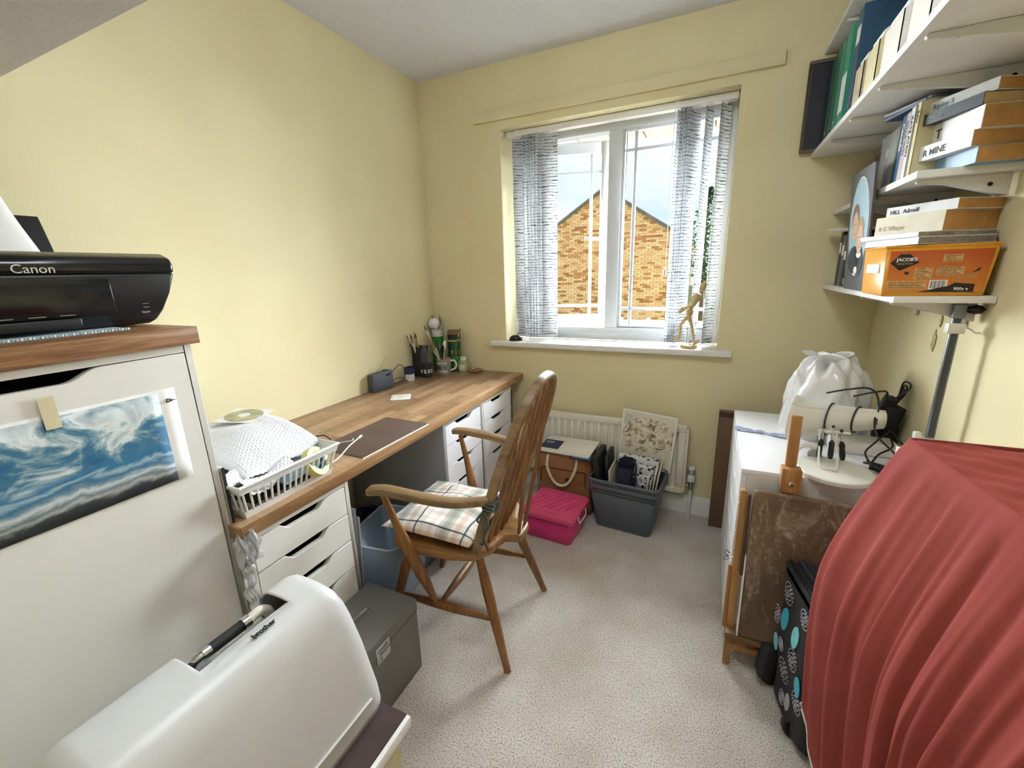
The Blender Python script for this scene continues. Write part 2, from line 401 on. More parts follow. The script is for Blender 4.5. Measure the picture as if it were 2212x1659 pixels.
# neighbour's gable
gx, gy, gz, hw = -2.22, 14.0, 4.10, 3.28
sl = .64; ez = gz-hw*sl
b = NB('yellow_brick'); at = b.n('ShaderNodeAttribute'); at.attribute_name = 'tint'
nn = b.noise(b.coord(), 9, 4)
f = b.math('ADD', b.math('MULTIPLY', at.outputs['Fac'], .8), b.math('MULTIPLY', nn, .2))
b.color(b.ramp(f, [(.06, '#a8683f'), (.22, '#d08d5b'), (.45, '#f2bd88'), (.75, '#fbd3a4'), (1., '#ffe6c4')])); b.set(Roughness=.9); b.bump(nn, .3, .01); BRICK = b.m
MORT = mat('mortar', '#d8c4a4', .95, var=.1, vscale=3)
TILE = mat('roof_tile_grey', '#77706c', .85, var=.3, vscale=3)
g = thing('brick_house', 'yellow brick gable end of the house seen through the window', 'house', (gx, gy, -2.7))
zb = 2.7
m = MB().prism([(-hw, 0), (hw, 0), (hw, ez+zb), (0, gz+zb), (-hw, ez+zb)], lambda u, v, w: (u, w, v), .03, 6.0)
m.build('gable_wall', MORT, g)
m = MB(); tints = []
for row in range(int((gz+zb)/.075)):
    z = row*.075
    if z < 1.6: continue
    half = hw if z+.07 < ez+zb else (gz+zb-z-.07)/sl
    k = 0; x = -hw-(.1125 if row % 2 else 0)
    header = (row % 4 == 3)
    while x < hw:
        a, c = max(x, -half), min(x+.215, half)
        if c-a > .03:
            d = R.uniform(0, .006); m.box(a, c, d, .032, z, z+.065)
            t = R.random(); t = t*.5+.35
            if R.random() < .22: t = R.uniform(0, .25)
            tints += [t]*8
        x += .225
o = m.build('brick', BRICK, g, ang=30); o['kind'] = 'stuff'
me = o.data; atr = me.attributes.new('tint', 'FLOAT', 'POINT')
for i in range(len(me.vertices)): atr.data[i].value = tints[min(i, len(tints)-1)]
L_ = sqrt(1+sl*sl)
for sgn in (-1, 1):
    n = 22
    for i in range(n):
        t0 = i/n*(hw+.15); zc = gz+zb-t0*sl+.03
        MB().obox((sgn*(t0+.08), .02, zc-.05), (.19, .26, .07), (0, sgn*math.atan(sl), 0)).build('verge_tile', TILE, g)
    MB().obox((sgn*(hw+.2)/2, 3.2, gz+zb+.09-(hw+.2)/2*sl), ((hw+.2)*L_, 6.1, .06), (0, sgn*math.atan(sl), 0)).build('roof', TILE, g)
MB().tube([(hw-.12, -.06, 0), (hw-.12, -.06, ez+zb-.25)], .05, 10).build('downpipe', PVC, g)
B(hw-.06, hw+.12, -.2, 6, ez+zb-.22, ez+zb-.08).build('gutter', PVC, g, bevel=.02)
# lean-to roof below the window
TERRA = mat('terracotta_roof', '#6e4a3c', .8, var=.15, vscale=8)
lr = thing('lean_to_roof', 'low terracotta lean-to roof with white bars just outside the window', 'roof', (0, 5.2, .50))
MB().prism([(0, 0), (-3.0, -.65), (-3.0, -.75), (0, -.1)], lambda u, v, w: (w, u, v), -3.0, 3.2).build('roof_sheet', TERRA, lr)
for i in range(13):
    x = -2.9+i*.45; MB().obox((x, -1.5, -.305), (.05, 3.07, .04), (math.atan(.65/3), 0, radians(0))).build('glazing_rib', mat('dull_white_bar', '#a9a9a6', .6), lr)
# far house behind the tree, fence, tree
fh = thing('far_house', 'distant brick house with white gutter right of the gable', 'house', (3.6, 19, -2.7))
B(-2.0, 3, 0, 5, 0, 4.2).build('wall', mat('orange_brick_far', '#d79a62', .9, var=.2, vscale=6), fh)
MB().prism([(-.3, 4.2), (5.3, 4.2), (2.5, 6.0)], lambda u, v, w: (w, u, v), -2.3, 3.3).build('roof', TILE, fh)
B(-2.2, 3.2, -.4, -.25, 4.1, 4.25).build('gutter', PVC, fh)
B(-.4, .5, -.02, .05, 2.6, 3.6).build('window', mat('far_window', '#5b6670', .2), fh)
fe = thing('garden_fence', 'grey green board fence below the tree outside', 'fence', (1.6, 11, -2.7))
for i in range(22): B(i*.15-1.2, i*.15-1.062, 0, .02, 2.0, 3.55+.02*(i % 2)).build('fence_board', mat('fence_wood', '#8e8d76', .85, var=.2), fe)
LEAF = mat('tree_leaf', '#3f5c3b', .6, var=.45, vscale=3)
BARK = mat('bark', '#6b5a4a', .9, var=.3)
tr_ = thing('tree', 'leafy green tree outside behind the right hand blind slats', 'tree', (1.35, 9.5, -2.7))
MB().tube([(0, 0, 0), (.05, 0, 2.5), (0, .1, 4.2), (.03, 0, 5.6)], [.12, .09, .06, .02], 8).build('trunk', BARK, tr_)
m = MB(); r = random.Random(3)
for i in range(1700):
    z = r.uniform(3.5, 5.85); k = (1-((z-4.6)/1.3)**2); rad = .42*max(.12, k)
    a = r.uniform(0, 2*pi); q = rad*sqrt(r.random()); c = Vector((q*cos(a)+.05, q*sin(a), z))
    M_ = Euler((r.uniform(-1, 1), r.uniform(-1, 1), r.uniform(0, 6))).to_matrix(); s_ = r.uniform(.03, .055)
    m.add([c+M_@Vector(p)*s_ for p in ((0, -1.3, 0), (.7, 0, .2), (0, 1.3, 0), (-.7, 0, .2))], [(0, 1, 2, 3)])
o = m.build('foliage', LEAF, tr_); o['kind'] = 'stuff'
struct(B(-30, 30, .8, 60, -2.9, -2.72).build('floor_garden', mat('garden_grass', '#39422a', .95, var=.3)))

# ------------------------------------------------------------------ added fill lamp to brighten the room, unseen above the frame
EM = NB('fill_globe'); EM.t.nodes.remove(EM.b); em = EM.n('ShaderNodeEmission'); em.inputs[0].default_value = (.90, .95, 1.0, 1); em.inputs[1].default_value = FILL_LAMP/6
EM.l(em.outputs[0], EM.out.inputs[0])
cl = thing('added_fill_lamp', 'round globe fill lamp added out of view under the ceiling', 'lamp', (1.45, -1.70, H))
MB().lathe([(.0, 0), (.10, 0), (.10, -.03), (.0, -.03)], (0, 0, 0), 24).build('lamp_base', WHITEP, cl)
MB().ball((0, 0, -.17), (.20, .20, .14), 28, 16).build('globe', EM.m, cl)

# ================================================================== left side: desk, drawer units, tall unit
DX, DZ, FX = .633, .738, .622
wt = thing('desk_worktop', 'long oak block desk worktop running along the left wall to the window wall', 'worktop', (0, 0, DZ))
B(.004, DX-.002, -1.800, -.004, -.038, 0).build('top', OAKTOP, wt, bevel=.0015)
B(DX-.003, DX, -1.800, -.004, -.037, -.001).build('edge_band', OAKEDGE, wt, bevel=.001)
B(.004, DX-.003, -1.803, -1.800, -.037, -.001).build('edge_band', OAKEDGE, wt)

def scoop(w_, h_, c0, cw, cd_, n=6):
    # drawer front outline (u along width, v up) with a scooped finger pull at the top centre
    p = [(0, 0), (w_, 0), (w_, h_)]
    a, b_ = c0+cw/2, c0-cw/2; s = cw*.22
    for i in range(n+1):
        t = i/n; p.append((a-s*t, h_-cd_*(.5-.5*cos(pi*t))))
    for i in range(n+1):
        t = i/n; p.append((b_+s*(1-t), h_-cd_*(.5+.5*cos(pi*t))))
    p.append((0, h_)); return p
def drawer_unit(name, label, y1, width, z1, fx, depth, heights, m_, sign=1, group=None, z0=.02, cw=.165, x_of=None, sidemat=None):
    # front plane at world x = fx, facing sign; carcass from y1-width to y1
    u = thing(name, label, 'drawers', (fx, y1-width/2, 0), 0 if sign > 0 else pi, group)
    hw_ = width/2; t = .016
    c = MB().box(-depth, -.001, -hw_, -hw_+t, z0, z1).box(-depth, -.001, hw_-t, hw_, z0, z1).box(-depth, -.001, -hw_+t, hw_-t, z1-t, z1).box(-depth, -.001, -hw_+t, hw_-t, z0, z0+t+.02).box(-depth, -depth+.006, -hw_+t, hw_-t, z0+t, z1-t)
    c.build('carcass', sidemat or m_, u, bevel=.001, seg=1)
    B(-depth+.02, -.05, -hw_+t+.002, hw_-t-.002, z0+.05, z1-t-.03).build('interior_shade', DARKIN, u)  # dark block painted as the shade behind the finger pulls
    z = z1-t-.002; fw = width-2*t-.004
    for h_ in heights:
        p = scoop(fw, h_-.004, fw/2, cw, .022)
        d = MB().prism(p, lambda uu, vv, ww, z=z, h_=h_: (ww, uu-fw/2, z-h_+.004+vv), -.018, 0).build('drawer_front', m_, u, bevel=.0012, seg=1)
        z -= h_
    return u
HT = (.100, .100, .104, .165, .175)
drawer_unit('drawer_unit', 'white drawer unit nearest the window under the desk', -.161, .359, .698, FX, .58, HT, LAMB, group='white drawer units under the desk', sidemat=LAM)
drawer_unit('drawer_unit', 'white drawer unit under the desk beside the kneehole, behind the chair', -.521, .359, .698, FX, .58, HT, LAMB, group='white drawer units under the desk', sidemat=LAM_SHADED)  # carcass wears the shade of the kneehole as a greyer laminate
drawer_unit('drawer_unit', 'white drawer unit under the near end of the desk below the plastic tray', -1.440, .354, .698, FX, .58, HT, LAM, group='white drawer units under the desk')

# tall unit with printer
TX = .585
tu = drawer_unit('tall_cabinet', 'tall white drawer cabinet with a seascape print taped on its front', -1.7965, .610, 1.207, TX, .55, (.80, .33), LAM, cw=.27, z0=.0)
tu['category'] = 'cabinet'
ct = thing('cabinet_worktop', 'walnut worktop board lying on the tall white cabinet under the printer', 'worktop', (.30, -2.10, 1.209))
B(-.292, .300, -.318, .316, 0, .038).build('top', WALNUT, ct, bevel=.001)
# seascape print
b = NB('seascape_print'); v = b.coord(); q = b.xyz(v)
u_ = b.math('ADD', b.math('MULTIPLY', q[2], 4.76), b.math('MULTIPLY', b.math('SUBTRACT', b.noise(b.coord(scale=(1, 7, 16)), 1.1, 5, .6, .7), .5), .30))
sea = b.ramp(u_, [(.02, '#3c4047'), (.09, '#4b5157'), (.13, '#b9bdba'), (.17, '#6e7e86'), (.22, '#ccd2d3'), (.25, '#7892a0'), (.29, '#2e6d92'), (.325, '#9db4bf'), (.36, '#2a6f96'), (.42, '#3a7ea2'), (.47, '#d5dcdf'), (.51, '#5a8195'), (.58, '#2a648c'), (.67, '#4f7f97'), (.73, '#cfd4d4'), (.80, '#e2e4e2'), (.86, '#8aa3ac'), (.95, '#4e7c90')])
n2 = b.noise(b.coord(scale=(1, 7, 11), loc=(0, 3.1, .4)), 1.25, 7, .62, .9)
vb = b.math('ADD', n2, b.math('MULTIPLY', b.math('SUBTRACT', u_, .72), .35))
cl2 = b.ramp(vb, [(.34, '#1f5f8c'), (.44, '#3f7390'), (.50, '#8fa9b4'), (.56, '#dfe4e4'), (.66, '#b9c3c5'), (.78, '#54798a')])
gt = b.math('MINIMUM', 1., b.math('MAXIMUM', 0., b.math('MULTIPLY', b.math('SUBTRACT', u_, .36), 12.)))
b.color(b.mix(gt, sea, cl2)); b.set(Roughness=.5); SEAP = b.m
pr = thing('seascape_print', 'seascape print of waves and clouds taped to the tall white cabinet', 'print', (TX+.001, -2.005, .907))
def curl(u, v_, off=0):
    y = -.180+u*.330; z = v_*.212
    return (.0012+off+.006*max(0, (u-.86)/.14)**2*(.4+.6*v_)+.003*(1-v_)*u, y, z)
MB().grid(lambda u, v_: curl(u, v_), 16, 6).build('sheet', PAPER, pr, solid=.0003)
MB().grid(lambda u, v_: curl(u*.908, v_*.965+.004, .0006), 16, 6).build('picture', SEAP, pr, solid=.0002)
B(.006, .0066, -.062, -.040, .185, .245).build('masking_tape', mat('masking_tape', '#d9cba8', .7, var=.1, bump=.4), pr)
text('Di~', .012, (.0068, .130, .182), (0, 1, 0), (0, 0, 1), BLACKM, pr, bold=.0003)
# printer
pt = thing('printer', 'black inkjet printer standing on the walnut board of the tall cabinet', 'printer', (.47, -1.955, 1.247))
px = [(-.300, .012), (-.300, .110), (-.29, .158), (-.02, .160), (.0, .150), (.004, .10), (-.004, .045), (-.02, .008), (-.04, .0), (-.28, .0)]
def pfn(u, v_, w_): return (u, w_, v_)
def loft(secs, prof):  # sections along y: (y, scale towards middle height)
    vs = []; fs = []; n = len(prof)
    for y, k, zs in secs:
        for (a, z) in prof: vs.append((-.15+(a+.15)*k, y, .08+(z-.08)*zs))
    for j in range(len(secs)-1):
        for i in range(n): fs.append((j*n+i, j*n+(i+1) % n, (j+1)*n+(i+1) % n, (j+1)*n+i))
    fs.append(tuple(range(n))); fs.append(tuple(range((len(secs)-1)*n, len(secs)*n)))
    return MB().add(vs, fs)
o = MB()
lower = [(-.300, .006), (-.300, .117), (.004, .117), (.002, .07), (-.006, .03), (-.02, .008), (-.04, .0), (-.28, .0)]
upper = [(-.296, .116), (-.296, .150), (-.285, .160), (-.03, .161), (-.002, .150), (.005, .135), (.005, .116)]
def endcap(prof, r):
    vs = []; fs = []; n = len(prof); secs = [(-.218, .955, -.012), (-.214, .985, -.004), (-.200, 1., 0), (.200, 1., 0), (.214, .985, -.004), (.218, .955, -.012)]
    return n, secs
def body(prof, ybot, ytop, name, m_, parent):
    # ends lean: wider at the top
    vs = []; fs = []; n = len(prof); zz = [p[1] for p in prof]
    for sgn in (-1, 1):
        for a, z in prof:
            y = ybot+(ytop-ybot)*min(1, z/.10)
            vs.append((a, sgn*y, z))
    for i in range(n): fs.append((i, (i+1) % n, n+(i+1) % n, n+i))
    fs.append(tuple(range(n))); fs.append(tuple(range(n, 2*n)))
    return MB().add(vs, fs).build(name, m_, parent, bevel=.007, seg=3)
GLB = mat('gloss_black_plastic', '#111113', .16, var=.1)
bd = body(lower, .165, .216, 'body', BLACKP, pt)
body(upper, .216, .216, 'scanner_lid', GLB, pt)
B(-.002, .0035, -.195, .085, .030, .110).build('front_door', GLB, pt, bevel=.002)
B(-.02, .012, -.19, .02, .010, .028).build('output_tray', BLACKP, pt, bevel=.003)
for i in range(4): B(.003, .0045, -.145+i*.045, -.120+i*.045, .034, .0355).build('tray_rib', mat('dull_chrome', '#8d9299', .3, .8), pt)
SILV = mat('silver_print', '#cfd2d6', .3, .6)
text('Canon', .0235, (.0056, -.060, .1190), (0, 1, 0), (0, 0, 1), SILV, pt, bold=.0)
B(.004, .0050, .135, .147, .040, .041).build('icon_line', SILV, pt); B(.004, .0050, .135, .147, .048, .0488).build('icon_line', SILV, pt)
text('Sappie', .0065, (.0042, .130, .028), (0, 1, 0), (0, 0, 1), SILV, pt, name='icon_lettering')
sup = MB().obox((-.25, -.03, .20), (.006, .25, .115), (0, radians(-22), 0)).build('paper_support', BLACKP, pt, bevel=.002)
MB().obox((-.257, .068, .205), (.012, .03, .02), (0, radians(-22), 0)).build('paper_guide', BLACKP, sup, bevel=.002)
sp = thing('printer_paper', 'white sheet of paper standing in the printer feed', 'paper', (.262, -1.985, 1.395))
def pfn2(u, v_):
    y = -.105+u*.21; z = v_*.22-.02; k = max(0, (u-.75)/.25)
    return (-.42*z+.05*max(0, v_-.5)**2, y-.03*k*v_, z-.045*k*k*v_)
MB().grid(pfn2, 14, 10).build('sheet', PAPER, sp, solid=.0006)
pm = thing('printer_mat', 'thin woven blue and white mat under the black printer', 'mat', (.40, -2.035, 1.2472))
b = NB('woven_mat'); v = b.coord(); wv = b.n('ShaderNodeTexChecker'); wv.inputs['Scale'].default_value = 130; b.l(v, wv.inputs[0]); wv.inputs[1].default_value = (*lin('#e2e8ea'), 1); wv.inputs[2].default_value = (*lin('#8fb0ba'), 1)
b.color(wv.outputs[0]); b.set(Roughness=.9); MATW = b.m
B(-.28, .105, -.175, .165, 0, .004).build('mat_sheet', MATW, pm)
m = MB()
for i in range(60): m.box(.102, .108, -.175+i*.0057, -.171+i*.0057, .0005, .005)
m.build('woven_edge', MATW, pm)
# lift the printer on its mat
pt.location.z += .0045

# ------------------------------------------------------------------ things on the desk
pad = thing('desk_mat', 'dark brown leather desk mat on the oak worktop', 'mat', (.50, -1.17, DZ), radians(-1))
B(-.105, .122, -.185, .185, 0, .004).build('mat_sheet', mat('brown_leather', '#5d4a42', .55, var=.12, vscale=8, bump=.2, bscale=120), pad, bevel=.001)
B(.122, .126, -.19, .185, 0, .003).build('white_border', PAPER, pad)
co = thing('coaster', 'square white drinks coaster on the oak worktop', 'coaster', (.252, -.705, DZ), radians(35))
B(-.05, .05, -.05, .05, 0, .005).build('tile', WHITEP, co, bevel=.002)
MB().lathe([(0, .0051), (.018, .0051), (.018, .0054), (0, .0054)], (0, 0, 0), 20).build('motif', mat('pale_gold_print', '#dcd6b8', .6, var=.2, vscale=120), co)
B(-.036, .036, -.036, .036, .005, .0052).build('print_panel', mat('pale_print', '#e6e7e2', .6), co)

rd = thing('radio', 'slate grey pocket radio with raised aerial on the desk by the wall', 'radio', (.040, -.605, DZ), radians(-4))
B(-.022, .022, -.075, .075, 0, .098).build('case', GREYP, rd, bevel=.006, seg=3)
b = NB('speaker_grille'); v = b.coord(); br = b.n('ShaderNodeTexVoronoi'); br.inputs['Scale'].default_value = 260; b.l(v, br.inputs[0])
b.color(b.ramp(br.outputs[0], [(.2, '#30353c'), (.5, '#4a505a')])); b.set(Roughness=.55); GRIL = b.m
B(.021, .024, -.062, .064, .012, .058).build('speaker_grille', GRIL, rd, bevel=.001)
B(.021, .0245, .022, .052, .074, .086).build('tuning_window', BLACKP, rd)
MB().lathe([(0, .0), (.016, 0), (.016, .008), (0, .008)], (0, .035, .096), 16).build('tuning_dial', GREYP, rd)
B(-.012, .012, -.055, -.005, .097, .100).build('button_strip', BLACKP, rd)
MB().tube([(-.01, -.01, .098), (-.01, .06, .165)], [.002, .0015], 6).build('aerial', CHROME, rd)
MB().ball((-.01, .061, .166), .003, 8, 6).build('aerial_tip', BLACKM, rd)
MB().tube([(-.014, -.018, .098), (-.014, .012, .150)], [.002, .0015], 6).build('aerial', CHROME, rd)

cp = thing('ink_bottle', 'small white and navy plastic pot between the radio and the black bottle', 'pot', (.062, -.385, DZ))
MB().lathe([(0, 0), (.027, 0), (.029, .004), (.029, .058), (0, .058)], (0, 0, 0), 20).build('pot', WHITEP, cp)
MB().lathe([(.0295, .042), (.0305, .048), (.0305, .080), (.024, .082), (.024, .06), (0, .06)], (0, 0, 0), 20).build('lid', mat('navy_plastic', '#2b3352', .4), cp)
B(-.012, .012, .010, .031, .062, .083).build('lid_notch', BLACKP, cp)
o = MB().tube(catmull([(.034, -.565, .775), (.05, -.50, .83), (.045, -.44, .845), (.05, -.41, .80), (.06, -.44, .755), (.055, -.50, .742), (.05, -.52, .76), (.045, -.49, .772), (.05, -.44, .765), (.07, -.415, .742)], 6), .002, 6).build('radio_lead', BLACKM)
o.location = (0, 0, 0); tag(o, 'thin black lead looping between the radio and the white pot', 'cable')

bt = thing('water_bottle', 'clear bottle with black wrap and white lettering in front of the brushes', 'bottle', (.105, -.275, DZ))
CLR = NB('clear_plastic'); CLR.set(Base_Color=(.86, .88, .9, 1), Roughness=.08, IOR=1.2); CLR.b.inputs['Transmission Weight'].default_value = .85; CLR.b.inputs['Alpha'].default_value = .45; CLEAR = CLR.m
MB().lathe([(0, .002), (.030, .002), (.034, .01), (.034, .085), (.033, .10), (.030, .13), (.018, .165), (.012, .18), (.012, .20), (0, .20)], (0, 0, 0), 22).build('shell', CLEAR, bt)
MB().lathe([(0, 0), (.028, 0), (.0355, .008), (.0358, .088), (.0345, .089), (0, .089)], (0, 0, 0), 22).build('wrap', BLACKM, bt)
def ringtext(s_, size, r_, z, m_, parent, a0, da, bold=.0004):
    for i, ch in enumerate(s_):
        if ch == ' ': continue
        a = a0+i*da; p = (r_*cos(a), r_*sin(a), z); text(ch, size, p, (-sin(a), cos(a), 0), (0, 0, 1), m_, parent, align='CENTER', bold=bold)
ringtext('VEEOI', .030, .0366, .030, PAPER, bt, radians(-100), radians(36), .0006)

bx = thing('brush_box', 'tall black card box behind the clear bottle holding long brushes', 'box', (.055, -.255, DZ))
m = MB().box(-.035, .035, -.035, -.032, 0, .185).box(-.035, .035, .032, .035, 0, .185).box(-.035, -.032, -.032, .032, 0, .185).box(.032, .035, -.032, .032, 0, .185).box(-.032, .032, -.032, .032, 0, .003)
m.build('box_walls', BLACKM, bx)

mg = thing('mug', 'grey mug with white lettering packed with paint brushes', 'mug', (.160, -.165, DZ), radians(20))
m = MB().lathe([(0, 0), (.042, 0), (.044, .003), (.046, .095), (.0455, .097), (.043, .095), (.041, .008), (0, .006)], (0, 0, 0), 30)
m.build('cup', mat('grey_glaze', '#8d8b86', .3, var=.05), mg)
MB().lathe([(.0462, .090), (.0468, .097), (.044, .0985), (.0425, .093)], (0, 0, 0), 30).build('rim', mat('tan_glaze', '#a48a70', .35), mg)
MB().tube(catmull([(.043, 0, .08), (.066, 0, .084), (.080, 0, .062), (.072, 0, .035), (.043, 0, .022)], 6), .0055, 8).build('handle', WHITEP, mg)
for i, (t_, z) in enumerate((('HAVE', .066), ('THE IS', .041), ('LYNN', .014))):
    ringtext(t_, .022 if i != 1 else .013, .0468, z, PAPER if i != 1 else BLACKM, mg, radians(-128), radians(22 if i != 1 else 13), .0005)

jr = thing('paint_jar', 'small glass jar with white cap and paper label beside the mug', 'jar', (.250, -.075, DZ))
JARM = mat('beige_paint_glass', '#a89a72', .25, var=.1)
MB().lathe([(0, 0), (.034, 0), (.037, .005), (.037, .055), (.028, .070), (.018, .074), (0, .074)], (0, 0, 0), 22).build('glass', JARM, jr)
MB().lathe([(0, .074), (.019, .074), (.019, .094), (.017, .096), (0, .096)], (0, 0, 0), 18).build('cap', WHITEP, jr)
MB().grid(lambda u, v_: (.0376*cos(-2.3+u*1.5), .0376*sin(-2.3+u*1.5), .012+v_*.04), 10, 2).build('paper_label', mat('jar_label', '#d8d3c4', .7, var=.25, vscale=90), jr, solid=.0003)

dh = thing('trinket_dish', 'small round wooden dish holding a silver bead near the desk end', 'dish', (.325, -.052, DZ))
MB().lathe([(0, 0), (.034, 0), (.045, .008), (.046, .013), (.042, .012), (.032, .006), (0, .006)], (0, 0, 0), 26).build('dish', mat('tan_wood_dish', '#b98a5f', .45, var=.1), dh)
MB().ball((-.018, 0, .016), .011, 14, 8).build('bead', CHROME, dh)

def can(name, label, loc, r_, h_, m_, bands):
    c = thing(name, label, 'can', loc)
    MB().lathe([(0, 0), (r_, 0), (r_, h_), (r_-.0015, h_), (r_-.0015, .004), (0, .004)], (0, 0, 0), 26).build('tube', m_, c)
    for z0, z1, mm_ in bands: MB().lathe([(r_+.0003, z0), (r_+.0006, z0+.0005), (r_+.0006, z1-.0005), (r_+.0003, z1)], (0, 0, 0), 26).build('band', mm_, c)
    return c
GRN = mat('green_print', '#2f7a33', .4, var=.1); DGRN = mat('dark_green_print', '#1f4a33', .4, var=.1)
TINW = mat('tin_white_print', '#d4d2cc', .4, var=.2, vscale=50)
c1 = can('brush_can', 'tall green can topped with a white ball, holding brushes in the desk corner', (.062, -.070, DZ), .037, .270, GRN, [(.222, .262, TINW), (.262, .27, CHROME)])
c2 = can('crisp_tube', 'dark green and black patterned tube with brown top in the desk corner', (.185, -.068, DZ), .041, .238, DGRN, [(.215, .238, BLACKM), (.196, .204, mat('yellow_print', '#c9b04a', .5)), (.02, .10, GRN)])
MB().lathe([(.038, .238), (.040, .240), (.040, .262), (.036, .264), (0, .264)], (0, 0, 0), 26).build('top', mat('brown_card', '#7d6544', .7, var=.1), c2)
ringtext('PIZE', .034, .0425, .115, mat('tan_print', '#b98d4e', .6), c2, radians(-80), radians(34), .0008)
o = MB().ball((0, 0, .036), .0365, 20, 12).build('foam_ball', WHITEP); place(o, (.048, -.078, DZ+.266)); tag(o, 'white foam ball resting on top of the green brush can', 'ball')
# brushes: handle + ferrule + bristles
BRW = [wood('brush_wood_%d' % i, a, b_, c_, 2, 9, .4) for i, (a, b_, c_) in enumerate((('#7c5a34', '#a07a4c', '#b99566'), ('#2b211b', '#3c2f27', '#4a3b31'), ('#c7b189', '#d8c6a2', '#e4d6b8')))]
WHT = mat('white_handle', '#e4e2dd', .35); BRI = mat('bristle', '#7b5c3b', .8, var=.3, vscale=200); GRNH = mat('green_handle', '#2c6b3c', .35)
def brush(base, tip, kind, label, group, flat=False):
    bb, tt = Vector(base), Vector(tip); d = (tt-bb); ln = d.length; d.normalize()
    o = thing('paint_brush', label, 'brush', base, group=group); q = d.to_track_quat('Z', 'Y'); o.rotation_mode = 'QUATERNION'; o.rotation_quaternion = q
    hm = [BRW[0], BRW[1], BRW[2], WHT, GRNH][kind]; k = .008 if flat else .0035
    MB().lathe([(.0012, 0), (.0022, .01), (k*.8, ln*.5), (k, ln*.70), (k*.75, ln*.78)], (0, 0, 0), 8).build('handle', hm, o)
    MB().lathe([(k*.8, ln*.78), (k*.95, ln*.80), (k*.9, ln*.88)], (0, 0, 0), 8, sy=.5 if flat else 1).build('ferrule', CHROME, o)
    MB().lathe([(k*.9, ln*.88), (k*1.1, ln*.93), (k*.2, ln)], (0, 0, 0), 8, sy=.5 if flat else 1).build('bristles', BRI, o)
def spoonish(base, tip, m_, label, group):
    bb, tt = Vector(base), Vector(tip); d = (tt-bb); ln = d.length; d.normalize()
    o = thing('palette_knife', label, 'tool', base, group=group); o.rotation_mode = 'QUATERNION'; o.rotation_quaternion = d.to_track_quat('Z', 'Y')
    MB().lathe([(.002, 0), (.003, ln*.3), (.0025, ln*.62)], (0, 0, 0), 8).build('handle', m_, o)
    MB().lathe([(.002, ln*.62), (.011, ln*.75), (.013, ln*.86), (.007, ln*.97), (.001, ln)], (0, 0, 0), 10, sy=.25).build('blade', m_, o)
gb = 'long brushes in the black box'; z_ = DZ+.006
brush((.045, -.24, z_), (.020, -.330, 1.005), 1, 'thin dark brush leaning furthest left in the black box', gb)
brush((.055, -.25, z_), (.035, -.312, 1.005), 2, 'broad pale brush leaning left in the black box', gb, True)
brush((.070, -.25, z_), (.045, -.282, 1.012), 0, 'wide brown brush rising from the black box', gb, True)
brush((.045, -.265, z_), (.020, -.245, 1.00), 2, 'pale brush standing upright at the back of the black box', gb, True)
gm = 'brushes standing in the grey mug'; zm = DZ+.01
brush((.175, -.175, zm), (.058, -.20, 1.045), 0, 'brush with long tan handle leaning left over the grey mug', gm, True)
brush((.18, -.16, zm), (.10, -.215, .930), 3, 'white handled brush leaning left out of the grey mug', gm)
brush((.17, -.16, zm), (.115, -.205, .952), 3, 'thin white brush in the left of the grey mug', gm)
brush((.165, -.165, zm), (.150, -.185, .945), 0, 'short brown brush at the middle of the grey mug', gm)
brush((.155, -.165, zm), (.165, -.19, .915), 1, 'dark stubby brush at the front of the grey mug', gm)
spoonish((.15, -.165, zm), (.193, -.185, .955), WHT, 'white plastic palette knife on the right of the grey mug', gm)
spoonish((.155, -.17, zm), (.182, -.20, .930), BLACKP, 'black plastic palette knife beside the white one in the mug', gm)
spoonish((.165, -.17, zm), (.135, -.20, .935), CHROME, 'silver palette knife in the left half of the grey mug', gm)
gc = 'brushes in the green can'; zc_ = DZ+.01
brush((.06, -.055, zc_), (.020, -.055, 1.095), 0, 'tall brown brush at the left of the green can', gc, True)
brush((.065, -.052, zc_), (.075, -.052, 1.097), 1, 'tall thin dark brush at the back of the green can', gc)
brush((.06, -.07, zc_), (.098, -.07, 1.080), 2, 'tall pale brush at the right of the green can', gc)
brush((.055, -.07, zc_), (.103, -.085, 1.070), 1, 'dark brush leaning right out of the green can', gc)
brush((.18, -.135, zm+.0), (.268, -.115, 1.028), 4, 'green handled brush leaning right past the crisp tube', gm)

# ------------------------------------------------------------------ plastic tray with bubble-wrapped parcel
ty = thing('plastic_tray', 'white slotted plastic tray basket on the near end of the desk', 'basket', (.505, -1.625, DZ))
bx_, by_, tx_, ty_, hh = .098, .140, .125, .162, .100
def lerp(a, b_, t): return a+(b_-a)*t
B(-bx_, bx_, -by_, by_, .001, .004).build('tray_base', WHITEP, ty)
m = MB()
def ring(z0, z1, o_=.0, th=.003):
    for t0, t1 in ((z0, z1),):
        x0, y0 = lerp(bx_, tx_, t0/hh), lerp(by_, ty_, t0/hh); x1, y1 = lerp(bx_, tx_, t1/hh), lerp(by_, ty_, t1/hh)
        outer = lambda x, y, z: [(-x, -y, z), (x, -y, z), (x, y, z), (-x, y, z)]
        vs = outer(x0, y0, t0)+outer(x1, y1, t1)+outer(x0-th, y0-th, t0)+outer(x1-th, y1-th, t1)
        fs = []
        for i in range(4):
            j = (i+1) % 4; fs += [(i, j, 4+j, 4+i), (8+j, 8+i, 12+i, 12+j), (4+i, 4+j, 12+j, 12+i), (i, 8+i, 8+j, j)]
        m.add(vs, fs)
ring(0, .022); ring(.078, .1)
m.build('tray_wall', WHITEP, ty)
m = MB().tube([(tx_, -ty_, hh), (tx_, ty_, hh), (-tx_, ty_, hh), (-tx_, -ty_, hh), (tx_, -ty_, hh)], .005, 8)
m.build('rim', WHITEP, ty)
